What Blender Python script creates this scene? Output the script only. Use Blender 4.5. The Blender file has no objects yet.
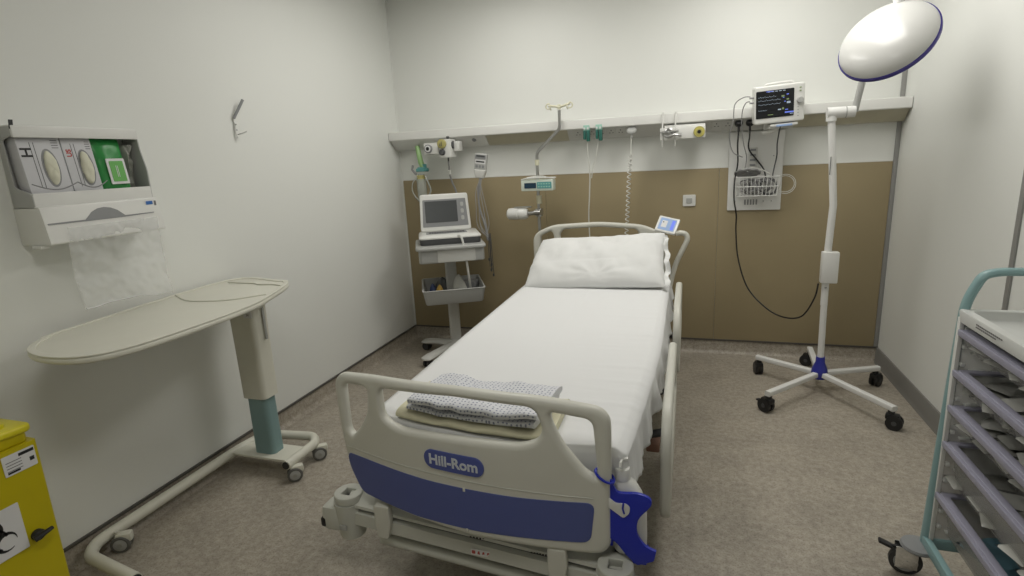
import bpy, bmesh, math, random
from mathutils import Vector, Matrix, noise
random.seed(7)
PI = math.pi
C = bpy.context.scene.collection
W, H, YN = 3.525, 2.73, -5.3          # room width, ceiling height, near wall

# ------------------------------------------------------------------ materials
def srgb(h):
    h = h.lstrip('#'); o = []
    for i in (0, 2, 4):
        v = int(h[i:i+2], 16) / 255
        o.append(v / 12.92 if v <= .04045 else ((v + .055) / 1.055) ** 2.4)
    return (*o, 1)
def mat(name, col, rough=.5, metal=0, spec=.5, nscale=0, namt=0, bump=0, bscale=200, alpha=1, emit=0, coat=0, trans=0):
    m = bpy.data.materials.new(name); m.use_nodes = True
    nt = m.node_tree; b = nt.nodes['Principled BSDF']
    c = srgb(col) if isinstance(col, str) else (*col, 1)
    b.inputs['Base Color'].default_value = c
    b.inputs['Roughness'].default_value = rough
    b.inputs['Metallic'].default_value = metal
    b.inputs['Specular IOR Level'].default_value = spec
    b.inputs['Alpha'].default_value = alpha
    b.inputs['Coat Weight'].default_value = coat
    b.inputs['Transmission Weight'].default_value = trans
    if emit:
        b.inputs['Emission Color'].default_value = c; b.inputs['Emission Strength'].default_value = emit
    tc = nt.nodes.new('ShaderNodeTexCoord')
    if nscale or not bump:
        n = nt.nodes.new('ShaderNodeTexNoise'); n.inputs['Scale'].default_value = nscale or 14
        n.inputs['Detail'].default_value = 5
        nt.links.new(tc.outputs['Object'], n.inputs['Vector'])
        mx = nt.nodes.new('ShaderNodeMix'); mx.data_type = 'RGBA'
        a = namt or .03
        mx.inputs['A'].default_value = tuple(v * (1 - a) for v in c[:3]) + (1,)
        mx.inputs['B'].default_value = tuple(min(1, v * (1 + a)) for v in c[:3]) + (1,)
        nt.links.new(n.outputs['Fac'], mx.inputs['Factor'])
        nt.links.new(mx.outputs['Result'], b.inputs['Base Color'])
        if emit: nt.links.new(mx.outputs['Result'], b.inputs['Emission Color'])
    if bump:
        n2 = nt.nodes.new('ShaderNodeTexNoise'); n2.inputs['Scale'].default_value = bscale; n2.inputs['Detail'].default_value = 3
        nt.links.new(tc.outputs['Object'], n2.inputs['Vector'])
        bp = nt.nodes.new('ShaderNodeBump'); bp.inputs['Strength'].default_value = bump; bp.inputs['Distance'].default_value = .002
        nt.links.new(n2.outputs['Fac'], bp.inputs['Height']); nt.links.new(bp.outputs['Normal'], b.inputs['Normal'])
    return m
M = {}
M['wall'] = mat('painted_wall', (.775, .785, .75), .55, bump=.15, bscale=350, nscale=1.5, namt=.012)
M['ceil'] = mat('ceiling_paint', (.74, .74, .72), .8)
M['white'] = mat('white_plastic', (.74, .74, .71), .35, coat=.2)
M['powder'] = mat('white_powder_coat', (.76, .76, .74), .3, bump=.1, bscale=600)
M['trunk'] = mat('pale_grey_trunking', (.72, .72, .69), .38)
M['trunkface'] = mat('grey_trunking_face', (.56, .56, .53), .35)
M['recess'] = mat('olive_diffuser', (.47, .44, .33), .3, nscale=20, namt=.1)
M['tan'] = mat('tan_wall_panel', (.325, .265, .155), .42, nscale=3, namt=.04, bump=.1, bscale=500)
M['bed'] = mat('bed_cream_plastic', (.63, .625, .56), .36, bump=.12, bscale=700)
M['frame'] = mat('bed_frame_grey', (.56, .565, .51), .4)
M['blue'] = mat('slate_blue_panel', (.085, .11, .31), .4, bump=.25, bscale=900)
M['badge'] = mat('badge_blue', (.075, .10, .33), .35)
M['cobalt'] = mat('cobalt_blue_plastic', (.012, .025, .40), .3)
M['sheet'] = mat('white_cotton_sheet', (.77, .775, .775), .85, spec=.2, bump=.2, bscale=900)
M['pillow'] = mat('white_pillowcase', (.78, .785, .775), .85, spec=.2, bump=.2, bscale=900)
M['cream'] = mat('overbed_cream', (.70, .69, .60), .38)
M['teal'] = mat('teal_powder_coat', (.215, .33, .335), .4)
M['teal_cart'] = mat('teal_cart_tube', (.25, .40, .41), .38)
M['wheelgrey'] = mat('grey_caster_plastic', (.36, .36, .33), .45)
M['rubber'] = mat('dark_rubber', (.04, .04, .04), .6)
M['tyre'] = mat('grey_tyre', (.13, .13, .12), .5)
M['black'] = mat('black_plastic', (.012, .012, .013), .4)
M['dark'] = mat('dark_grey_plastic', (.07, .072, .075), .45)
M['midgrey'] = mat('mid_grey_plastic', (.25, .255, .26), .45)
M['grey'] = mat('light_grey_plastic', (.42, .425, .41), .42)
M['steel'] = mat('brushed_steel', (.45, .45, .44), .28, metal=.9)
M['chrome'] = mat('chrome', (.75, .75, .74), .12, metal=1)
M['alu'] = mat('aluminium_strip', (.33, .33, .32), .45, metal=.3)
M['skirt'] = mat('grey_skirting', (.205, .20, .185), .5)
M['cap'] = mat('dark_capping_strip', (.085, .078, .07), .55)
M['yellow'] = mat('yellow_plastic', (.54, .45, .004), .38)
M['yellowlid'] = mat('yellow_lid_plastic', (.70, .62, .02), .34)
M['label'] = mat('white_label', (.72, .72, .72), .5)
M['ink'] = mat('black_ink', (.015, .015, .015), .6)
M['greyink'] = mat('grey_ink', (.15, .15, .15), .6)
M['redink'] = mat('red_ink', (.45, .08, .07), .6)
M['blueink'] = mat('blue_ink', (.04, .15, .45), .6)
M['mark'] = mat('pale_lettering', (.62, .65, .70), .4)
M['navy'] = mat('navy_rim', (.035, .025, .21), .35)
M['hubblue'] = mat('royal_blue_hub', (.03, .035, .30), .35)
M['green'] = mat('green_film', (.03, .27, .06), .3, nscale=25, namt=.25)
M['greenlt'] = mat('bright_green_print', (.13, .42, .09), .35)
M['glovebox'] = mat('silver_grey_card', (.56, .56, .58), .5, nscale=6, namt=.12)
M['glove'] = mat('cream_latex', (.66, .65, .52), .6, nscale=30, namt=.1)
M['screen'] = mat('dark_glass_screen', (.012, .013, .016), .12)
M['lcd'] = mat('grey_lcd', (.055, .06, .062), .3)
M['scrline'] = mat('screen_trace', (.30, .36, .42), .4, emit=.5)
M['scrgreen'] = mat('screen_green', (.20, .27, .12), .4, emit=.2)
M['scrblue'] = mat('screen_blue', (.12, .17, .62), .4, emit=.6)
M['bluescreen'] = mat('pale_blue_screen', (.30, .42, .66), .3, emit=.1)
M['tealpanel'] = mat('teal_keypad', (.11, .34, .34), .35)
M['navyscreen'] = mat('navy_display', (.02, .05, .085), .2)
M['pump'] = mat('pale_mint_plastic', (.62, .68, .60), .35)
M['gaugey'] = mat('olive_yellow_plastic', (.42, .38, .14), .4)
M['yellowring'] = mat('yellow_ring', (.55, .50, .12), .4)
M['greenpl'] = mat('green_tube_plastic', (.32, .52, .22), .3)
M['greenplug'] = mat('dark_teal_plug', (.025, .13, .105), .35)
M['mintplug'] = mat('mint_plug', (.35, .58, .49), .35)
M['ivory'] = mat('ivory_hook_plastic', (.68, .66, .50), .4)
M['tubing'] = mat('translucent_tubing', (.55, .58, .53), .2, alpha=.55)
M['clear'] = mat('clear_plastic_bag', (.70, .72, .70), .15, alpha=.30)
M['film'] = mat('thin_white_film', (.80, .81, .80), .28, alpha=.32, bump=.25, bscale=22)
M['crate'] = mat('frosted_clear_drawer', (.52, .52, .50), .25, alpha=.46, bump=.2, bscale=60)
M['side'] = mat('frosted_side_panel', (.58, .58, .57), .25, alpha=.60)
M['lilac'] = mat('lilac_drawer_lip', (.33, .325, .41), .35)
M['tray'] = mat('white_tray', (.66, .67, .65), .35)
M['packet'] = mat('paper_packet', (.56, .56, .52), .6, nscale=20, namt=.1)
M['packetfilm'] = mat('grey_packet', (.34, .34, .31), .35, nscale=18, namt=.2)
M['tealpack'] = mat('teal_packet', (.11, .22, .27), .5)
M['cablegrey'] = mat('grey_cable', (.30, .30, .30), .5)
M['cablewhite'] = mat('white_cable', (.66, .66, .62), .5)
M['amber'] = mat('amber_packet', (.45, .28, .05), .4)
M['bluebot'] = mat('dark_blue_packet', (.06, .09, .22), .4)
M['wood'] = mat('pinkish_brown_pad', (.32, .17, .12), .5)
M['lampwhite'] = mat('gloss_white_shell', (.60, .60, .58), .28, coat=.25)
M['lightpanel'] = mat('ceiling_light_diffuser', (1, .98, .94), .5, emit=1.0)

def floor_mat():
    m = bpy.data.materials.new('speckled_vinyl'); m.use_nodes = True
    nt = m.node_tree; b = nt.nodes['Principled BSDF']; tc = nt.nodes.new('ShaderNodeTexCoord')
    def N(s, d, r=.6):
        n = nt.nodes.new('ShaderNodeTexNoise'); n.inputs['Scale'].default_value = s
        n.inputs['Detail'].default_value = d; n.inputs['Roughness'].default_value = r
        nt.links.new(tc.outputs['Object'], n.inputs['Vector']); return n
    def ramp(n, stops):
        r = nt.nodes.new('ShaderNodeValToRGB'); e = r.color_ramp.elements
        e[0].position, e[0].color = stops[0]; e[1].position, e[1].color = stops[-1]
        for p, c in stops[1:-1]:
            q = e.new(p); q.color = c
        nt.links.new(n.outputs['Fac'], r.inputs['Fac']); return r
    r1 = ramp(N(38, 8, .72), [(.30, (.26, .23, .185, 1)), (.5, (.365, .328, .272, 1)), (.70, (.47, .43, .365, 1))])
    r2 = ramp(N(5, 5), [(.3, (.88, .88, .88, 1)), (.7, (1.10, 1.10, 1.10, 1))])
    r3 = ramp(N(150, 3, .5), [(.32, (.70, .68, .66, 1)), (.45, (1, 1, 1, 1)), (.68, (1.08, 1.08, 1.08, 1))])
    a = nt.nodes.new('ShaderNodeMix'); a.data_type = 'RGBA'; a.blend_type = 'MULTIPLY'; a.inputs['Factor'].default_value = 1
    nt.links.new(r1.outputs[0], a.inputs['A']); nt.links.new(r2.outputs[0], a.inputs['B'])
    c = nt.nodes.new('ShaderNodeMix'); c.data_type = 'RGBA'; c.blend_type = 'MULTIPLY'; c.inputs['Factor'].default_value = 1
    nt.links.new(a.outputs['Result'], c.inputs['A']); nt.links.new(r3.outputs[0], c.inputs['B'])
    nt.links.new(c.outputs['Result'], b.inputs['Base Color'])
    b.inputs['Roughness'].default_value = .42; b.inputs['Specular IOR Level'].default_value = .4
    bp = nt.nodes.new('ShaderNodeBump'); bp.inputs['Strength'].default_value = .12; bp.inputs['Distance'].default_value = .002
    nt.links.new(N(120, 3).outputs['Fac'], bp.inputs['Height']); nt.links.new(bp.outputs['Normal'], b.inputs['Normal'])
    return m
M['floor'] = floor_mat()

def dotted_mat():
    """white cotton printed with small blue-grey motifs in staggered rows"""
    m = bpy.data.materials.new('printed_gown_cotton'); m.use_nodes = True
    nt = m.node_tree; b = nt.nodes['Principled BSDF']; tc = nt.nodes.new('ShaderNodeTexCoord')
    v = nt.nodes.new('ShaderNodeTexVoronoi'); v.voronoi_dimensions = '2D'; v.inputs['Scale'].default_value = 72; v.inputs['Randomness'].default_value = .35
    nt.links.new(tc.outputs['UV'], v.inputs['Vector'])
    r = nt.nodes.new('ShaderNodeValToRGB'); e = r.color_ramp.elements
    e[0].position = .15; e[0].color = (.20, .22, .32, 1); e[1].position = .27; e[1].color = (.70, .71, .74, 1)
    nt.links.new(v.outputs['Distance'], r.inputs['Fac']); nt.links.new(r.outputs[0], b.inputs['Base Color'])
    b.inputs['Roughness'].default_value = .85
    return m
M['gown'] = dotted_mat()
M['blanket'] = mat('cream_wool', (.68, .65, .47), .9, bump=.6, bscale=300, nscale=60, namt=.06)

# ------------------------------------------------------------------ mesh builder
class MB:
    def __init__(s): s.bm = bmesh.new(); s.slots = []; s.cur = 0
    def m(s, mt):
        if mt not in s.slots: s.slots.append(mt)
        s.cur = s.slots.index(mt); return s
    def _tag(s, faces):
        for f in faces: f.material_index = s.cur
    def box(s, c, sz, bev=0, rot=None, seg=2):
        t = bmesh.new(); bmesh.ops.create_cube(t, size=1)
        for v in t.verts: v.co = Vector((v.co.x*sz[0], v.co.y*sz[1], v.co.z*sz[2]))
        if bev: bmesh.ops.bevel(t, geom=t.edges[:], offset=min(bev, min(sz)*.49), segments=seg, profile=.6, affect='EDGES')
        mt = Matrix.Translation(c) @ (rot.to_4x4() if rot else Matrix())
        return s.merge(t, mt)
    def merge(s, t, mt=None):
        if mt: bmesh.ops.transform(t, matrix=mt, verts=t.verts)
        mp = {}
        for v in t.verts: mp[v] = s.bm.verts.new(v.co)
        for f in t.faces:
            try:
                nf = s.bm.faces.new([mp[v] for v in f.verts]); nf.material_index = s.cur; nf.smooth = True
            except ValueError: pass
        t.free(); return s
    def rings(s, rings, closed=False, cap=True):
        vs = [[s.bm.verts.new(p) for p in r] for r in rings]; n = len(vs[0]); k = len(vs)
        for i in range(k if closed else k-1):
            a, b = vs[i], vs[(i+1) % k]
            for j in range(n):
                f = s.bm.faces.new((a[j], a[(j+1) % n], b[(j+1) % n], b[j])); f.material_index = s.cur; f.smooth = True
        if cap and not closed:
            for r in (vs[0][::-1], vs[-1]):
                f = s.bm.faces.new(r); f.material_index = s.cur
        return s
    def tube(s, pts, r, n=10, closed=False, radii=None, flat=None):
        pts = [Vector(p) for p in pts]; rings = []; k = len(pts); ref = None
        for i, p in enumerate(pts):
            a = pts[(i-1) % k] if (closed or i > 0) else p
            b = pts[(i+1) % k] if (closed or i < k-1) else p
            t = (b - a).normalized()
            if ref is None: ref = Vector((0, 0, 1)) if abs(t.z) < .9 else Vector((1, 0, 0))
            u = (ref - t * ref.dot(t)).normalized(); w = t.cross(u); ref = u
            rr = radii[i] if radii else r; fl = flat or 1
            rings.append([p + (u*math.cos(2*PI*j/n) + w*math.sin(2*PI*j/n)*fl)*rr for j in range(n)])
        return s.rings(rings, closed)
    def cyl(s, a, b, r, r2=None, n=20): return s.tube([a, b], r, n, radii=[r, r if r2 is None else r2])
    def lathe(s, prof, mt=None, n=28):
        t = bmesh.new(); rows = []
        for (r, z) in prof:
            rows.append([t.verts.new((r*math.cos(2*PI*j/n), r*math.sin(2*PI*j/n), z)) for j in range(n)] if r > 1e-6 else [t.verts.new((0, 0, z))])
        for a, b in zip(rows, rows[1:]):
            for j in range(n):
                q = [a[j % len(a)], a[(j+1) % len(a)], b[(j+1) % len(b)], b[j % len(b)]]
                q2 = []
                for v in q:
                    if v not in q2: q2.append(v)
                if len(q2) > 2: t.faces.new(q2)
        return s.merge(t, mt)
    def plate(s, loops, th, bev=0, mt=None, cuts=None, res=2):
        """filled outline(s) with holes, thickness along local z and rounded edges"""
        cu = bpy.data.curves.new('t', 'CURVE'); cu.dimensions = '2D'; cu.fill_mode = 'BOTH'
        cu.extrude = max(th/2 - bev, 0); cu.bevel_depth = bev; cu.bevel_resolution = res; cu.offset = -bev
        for lp in loops:
            sp = cu.splines.new('POLY'); sp.points.add(len(lp)-1)
            for q, p in zip(sp.points, lp): q.co = (p[0], p[1], 0, 1)
            sp.use_cyclic_u = True
        o = bpy.data.objects.new('t', cu); C.objects.link(o)
        dg = bpy.context.evaluated_depsgraph_get(); me = bpy.data.meshes.new_from_object(o.evaluated_get(dg))
        t = bmesh.new(); t.from_mesh(me); bpy.data.objects.remove(o); bpy.data.curves.remove(cu); bpy.data.meshes.remove(me)
        bmesh.ops.remove_doubles(t, verts=t.verts, dist=1e-5)
        if cuts:
            for ax, vals in cuts.items():
                no = Vector((1, 0, 0)) if ax == 'x' else Vector((0, 1, 0))
                for v in vals:
                    bmesh.ops.bisect_plane(t, geom=t.verts[:]+t.edges[:]+t.faces[:], plane_co=no*v, plane_no=no, dist=1e-5)
        return s.merge(t, mt)
    def text(s, body, size, mt, th=.0008, align='CENTER', bold=0):
        cu = bpy.data.curves.new('t', 'FONT'); cu.body = body; cu.size = size; cu.align_x = align; cu.align_y = 'CENTER'
        cu.extrude = th; cu.offset = bold; cu.resolution_u = 3
        o = bpy.data.objects.new('t', cu); C.objects.link(o)
        dg = bpy.context.evaluated_depsgraph_get(); me = bpy.data.meshes.new_from_object(o.evaluated_get(dg))
        t = bmesh.new(); t.from_mesh(me); bpy.data.objects.remove(o); bpy.data.curves.remove(cu); bpy.data.meshes.remove(me)
        return s.merge(t, mt)
    def grid(s, f, nu, nv, uv=None, close_u=False):
        vs = [[s.bm.verts.new(f(i/(nu-1), j/(nv-1))) for j in range(nv)] for i in range(nu)]
        lay = s.bm.loops.layers.uv.verify() if uv else None
        for i in range(nu-1):
            for j in range(nv-1):
                fc = s.bm.faces.new((vs[i][j], vs[i+1][j], vs[i+1][j+1], vs[i][j+1])); fc.material_index = s.cur; fc.smooth = True
                if uv:
                    for l, (a, b) in zip(fc.loops, ((i, j), (i+1, j), (i+1, j+1), (i, j+1))): l[lay].uv = uv(a/(nu-1), b/(nv-1)) if callable(uv) else (a/(nu-1)*uv[0], b/(nv-1)*uv[1])
        return s
    def warp(s, fn):
        for v in s.bm.verts: v.co = fn(v.co)
        return s
    def build(s, name, mt=None, parent=None, smooth=40, solid=0, loc=None):
        me = bpy.data.meshes.new(name)
        bmesh.ops.recalc_face_normals(s.bm, faces=s.bm.faces[:])
        ang = math.radians(smooth)
        for e in s.bm.edges:
            if len(e.link_faces) == 2: e.smooth = e.calc_face_angle(0) < ang
        for f in s.bm.faces: f.smooth = True
        s.bm.to_mesh(me); s.bm.free()
        o = bpy.data.objects.new(name, me)
        if s.slots:
            for x in s.slots: me.materials.append(M[x])
        else: me.materials.append(M[mt])
        C.objects.link(o)
        if parent: o.parent = parent
        if loc: o.location = loc
        if solid:
            q = o.modifiers.new('thickness', 'SOLIDIFY'); q.thickness = solid; q.offset = 0
        return o
def thing(name, label, cat, loc=(0, 0, 0), rz=0, group=None):
    o = bpy.data.objects.new(name, None); C.objects.link(o); o.location = loc; o.rotation_euler = (0, 0, rz)
    o.empty_display_size = .05
    return tag(o, label, cat, group)
def tag(o, label, cat, group=None):
    o['label'] = label; o['category'] = cat
    if group: o['group'] = group
    return o
def struct(o, label=None):
    o['kind'] = 'structure'
    if label: o['label'] = label
    return o
def copy_tree(o, parent=None):
    c = o.copy(); C.objects.link(c); c.parent = parent
    for ch in list(o.children): copy_tree(ch, c)
    return c
def rrect(w, h, r, cx=0, cy=0, n=6):
    out = []
    for (sx, sy, a0) in ((1, 1, 0), (-1, 1, 90), (-1, -1, 180), (1, -1, 270)):
        for k in range(n+1):
            a = math.radians(a0 + 90*k/n); out.append((cx+sx*(w/2-r)+r*math.cos(a), cy+sy*(h/2-r)+r*math.sin(a)))
    return out
def smooth_loop(pts, n=5, closed=True):
    k = len(pts); out = []
    dim = len(pts[0])
    for i in range(k if closed else k-1):
        g = lambda q: pts[q % k] if closed else pts[min(max(q, 0), k-1)]
        p0, p1, p2, p3 = g(i-1), g(i), g(i+1), g(i+2)
        for j in range(n):
            t = j/n
            out.append(tuple(.5*((2*p1[d])+(-p0[d]+p2[d])*t+(2*p0[d]-5*p1[d]+4*p2[d]-p3[d])*t*t+(-p0[d]+3*p1[d]-3*p2[d]+p3[d])*t**3) for d in range(dim)))
    if not closed: out.append(tuple(pts[-1]))
    return out
def fillet(pts, r, n=6, closed=False):
    """polyline with rounded corners"""
    pts = [Vector(p) for p in pts]; out = []; k = len(pts)
    for i, p in enumerate(pts):
        if not closed and i in (0, k-1): out.append(p); continue
        a, b = pts[(i-1) % k]-p, pts[(i+1) % k]-p
        d = min(r, a.length*.45, b.length*.45); A = p+a.normalized()*d; B = p+b.normalized()*d
        for j in range(n+1):
            t = j/n; out.append(A*(1-t)**2 + p*2*t*(1-t) + B*t*t)
    return out
def round2(pts, r, n=5): return [(v.x, v.y) for v in fillet([(p[0], p[1], 0) for p in pts], r, n, True)]
XZ = Matrix.Rotation(PI/2, 4, 'X')                    # local (x,y,z) -> (x,-z,y): plate facing -y, upright
def face_px():                                         # plate facing +x : local x -> +y (reads left to right from +x side), y -> z, z -> +x
    return Matrix(((0, 0, 1, 0), (1, 0, 0, 0), (0, 1, 0, 0), (0, 0, 0, 1)))
def face_nx():                                         # plate facing -x: local x -> -y, y -> z, z -> -x
    return Matrix(((0, 0, -1, 0), (-1, 0, 0, 0), (0, 1, 0, 0), (0, 0, 0, 1)))
T = Matrix.Translation
def align(a, b):
    """matrix putting local z along a->b at a"""
    d = (Vector(b)-Vector(a)).normalized()
    return T(a) @ d.to_track_quat('Z', 'Y').to_matrix().to_4x4()

# ================================================================== SETTING
def slab(name, c, sz, mt): 
    return struct(MB().box(c, sz).build(name, mt))
slab('floor', (W/2, YN/2, -.05), (W+.4, -YN+.4, .1), 'floor')
slab('ceiling', (W/2, YN/2, H+.05), (W+.4, -YN+.4, .1), 'ceil')
slab('wall_back', (W/2, .1, H/2), (W+.4, .2, H), 'wall')
slab('wall_left', (-.1, YN/2, H/2), (.2, -YN, H), 'wall')
slab('wall_right', (W+.1, YN/2, H/2), (.2, -YN, H), 'wall')
slab('wall_front', (W/2, YN-.1, H/2), (W+.4, .2, H), 'wall')
# floor vinyl coved up the back and left walls with a dark capping strip
def cove(axis, L):
    b = MB(); prof = [(0, .104), (.004, .104), (.004, .03), (.010, .014), (.022, .005), (.034, .0005), (0, .0005)]
    rings = []
    for t in (0, L): rings.append([(t, -d, z) if axis == 'x' else (d, -t, z) for d, z in prof])
    return b.rings(rings)
struct(cove('x', W).build('baseboard_back', 'floor'), 'mottled brown vinyl coved up the back wall')
struct(cove('y', -YN).build('baseboard_left', 'floor'), 'mottled brown vinyl coved up the left wall')
struct(MB().box((W/2, -.005, .104), (W, .010, .013), .002).build('trim_1', 'cap'), 'dark capping strip along foot of the tan panels')
struct(MB().box((.005, YN/2, .104), (.010, -YN, .013), .002).build('trim_2', 'cap'), 'dark capping strip along the left wall')
b = MB(); prof = [(0, 0), (.022, 0), (.016, .012), (.013, .03), (.012, .10), (.008, .106), (0, .106)]
b.rings([[(W-d, y, z) for d, z in prof] for y in (0, YN)])
struct(b.build('baseboard_right', 'skirt'), 'plain grey skirting along the right wall')
# tan protective panels on the back wall
xs = [0.012, 1.22, 2.462, W-.028]
for i in range(3):
    struct(MB().box(((xs[i]+xs[i+1])/2, -.004, (.108+1.352)/2), (xs[i+1]-xs[i]-.0015, .008, 1.352-.108), .0015).build('trim_%d' % (3+i), 'tan'),
           ['left tan wall panel', 'middle tan wall panel behind the bed', 'right tan wall panel behind the lamp'][i])
struct(MB().box((W/2-.008, -.0035, 1.356), (W-.04, .007, .006)).build('trim_6', 'trunk'), 'thin pale edging on top of the tan panels')
struct(MB().box((W-.014, -.004, H/2+.05), (.026, .008, H-.10), .002).build('trim_7', 'alu'), 'grey metal strip in the back right corner')
struct(MB().box((W-.004, -1.463, H/2+.05), (.008, .030, H-.10), .002).build('trim_8', 'alu'), 'grey metal joint strip on the right wall')
struct(MB().box((.003, -.003, H/2+.05), (.010, .010, H-.11), .002).build('trim_9', 'wall'), 'painted bead in the back left corner')

# ceiling luminaires (above the frame)
def luminaire(x, y, sx, sy, label, pw):
    t = thing('ceiling_light', label, 'ceiling light', (x, y, H))
    f = MB()
    for c, s in (((-sx/2-.015, 0, -.012), (.03, sy+.06, .024)), ((sx/2+.015, 0, -.012), (.03, sy+.06, .024)), ((0, -sy/2-.015, -.012), (sx, .03, .024)), ((0, sy/2+.015, -.012), (sx, .03, .024))): f.box(c, s, .003)
    f.build('light_frame', 'white', t); MB().box((0, 0, -.006), (sx, sy, .010)).build('diffuser', 'lightpanel', t)
    l = bpy.data.lights.new('lamp', 'AREA'); l.shape = 'RECTANGLE'; l.size = sx; l.size_y = sy; l.energy = pw; l.color = (1, .975, .925)
    o = bpy.data.objects.new('lamp', l); C.objects.link(o); o.location = (0, 0, -.02); o.parent = t
    return t
luminaire(1.10, -1.15, .56, 1.15, 'long white ceiling light panel above the grey trolley', 14)
luminaire(2.68, -1.10, .56, 1.15, 'long white ceiling light panel above the examination lamp', 18)
luminaire(1.8, -3.7, .58, .58, 'square white ceiling panel added out of view as fill light', 11)  # added fill light, out of view, to brighten the front of the footboard

# ================================================================== TRUNKING
tr = thing('bedhead_trunking', 'long white service trunking across the back wall with sockets underneath', 'trunking', (0, 0, 0))
x0, x1 = .004, W-.004
prof = [(0, 1.732), (-.150, 1.732), (-.158, 1.728), (-.160, 1.722), (-.160, 1.670), (-.154, 1.664), (-.148, 1.664), (-.146, 1.69), (0, 1.69)]
MB().rings([[(x, y, z) for y, z in prof] for x in (x0, x1)]).build('fascia', 'trunk', tr)
P0, P1 = Vector((0, -.1465, 1.672)), Vector((0, -.066, 1.598))      # sloping lower face
secs = [(x0, .80, 'trunk'), (.80, 1.425, 'recess'), (1.425, 2.90, 'trunkface'), (2.90, x1, 'recess')]
for (a, c, mt) in secs:
    inset = .006 if mt == 'recess' else 0
    pr = [(P0.y+inset, P0.z+inset), (P1.y+inset, P1.z+inset), (P1.y+.02, 1.594), (0, 1.594), (0, 1.68), (P0.y+.01, 1.688)]
    MB().rings([[(x, y, z) for y, z in pr] for x in (a, c)]).build('cover' if mt != 'recess' else 'diffuser_cover', mt, tr)
sl = (P1-P0).normalized(); nrm = Vector((0, -sl.z*-1, sl.y*1)); nrm = Vector((0, sl.z, -sl.y))  # outward (forward/down)
if nrm.y > 0: nrm = -nrm
def on_face(x, t, off=0):
    """matrix on sloping face: local x along +x, y up the slope, z outward"""
    o = Vector((x, 0, 0)) + P0 + (P1-P0)*t + nrm*off
    up = -sl
    return Matrix(((1, up.x, nrm.x, o.x), (0, up.y, nrm.y, o.y), (0, up.z, nrm.z, o.z), (0, 0, 0, 1)))
for x in (1.50, 1.60, 1.665, 1.735, 1.80, 2.43, 2.50):
    k = MB(); k.m('trunkface').plate([rrect(.062, .075, .006)], .004, .001, on_face(x, .5, .001))
    k.m('dark').box((0, 0, 0), (0, 0, 0)) if False else None
    for dx, dy, w, h in ((0, .017, .006, .010), (-.011, -.006, .009, .005), (.011, -.006, .009, .005)):
        k.m('dark').plate([[(dx-w/2, dy-h/2), (dx+w/2, dy-h/2), (dx+w/2, dy+h/2), (dx-w/2, dy+h/2)]], .001, 0, on_face(x, .5, .0036))
    k.build('socket', None, tr)
k = MB(); k.lathe([(0, .008), (.012, .007), (.018, 0)], on_face(.70, .45)); k.build('blanking_plug', 'midgrey', tr)

# ---- wall switch plate
t = thing('wall_outlet', 'small square white outlet plate on the tan panel right of the bed head', 'wall outlet', (2.268, -.008, 1.135))
MB().plate([rrect(.086, .080, .006)], .009, .002, T((0, -.0045, 0)) @ XZ).build('faceplate', 'trunk', t)
MB().plate([rrect(.040, .034, .004)], .006, .0015, T((0, -.0105, 0)) @ XZ).build('rocker', 'grey', t)

# ================================================================== LEFT WALL: dispenser
gd = thing('glove_box_holder', 'white open-fronted glove box holder on the left wall above the apron dispenser', 'glove holder', (0, -2.60, 1.398))
# local: x out of wall, y along wall, z up ; width .46
wdt = .455
g = MB(); g.box((.003, 0, .142), (.006, wdt, .284), .001); g.build('back_panel', 'white', gd)
g = MB(); g.box((.084, 0, .262), (.012, wdt, .040), .003); g.box((.043, 0, .281), (.086, wdt, .006), .002); g.build('top_rail', 'white', gd)
g = MB(); g.box((.105, .0, .026), (.014, wdt-.006, .052), .004); g.box((.055, 0, .003), (.11, wdt, .006), .002); g.build('bottom_rail', 'white', gd)
for sy in (-1, 1):
    g = MB(); g.plate([round2([(.004, .0), (.11, .0), (.11, .05), (.035, .075) if sy < 0 else (.11, .12), (.03, .235) if sy < 0 else (.092, .2), (.088, .25), (.088, .283), (.004, .283)], .012)], .005, .001,
                      Matrix(((1, 0, 0, 0), (0, 0, 1, sy*(wdt/2-.0026)), (0, 1, 0, 0), (0, 0, 0, 1)))); g.build('side_panel', 'grey', gd)
g = MB(); g.m('black').plate([[(-.23, .27), (-.218, .27), (-.214, .30), (-.226, .30)]], .003, 0, T((.085, 0, 0)) @ face_px()); g.build('edge_seal', None, gd)
FP = face_px()
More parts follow.
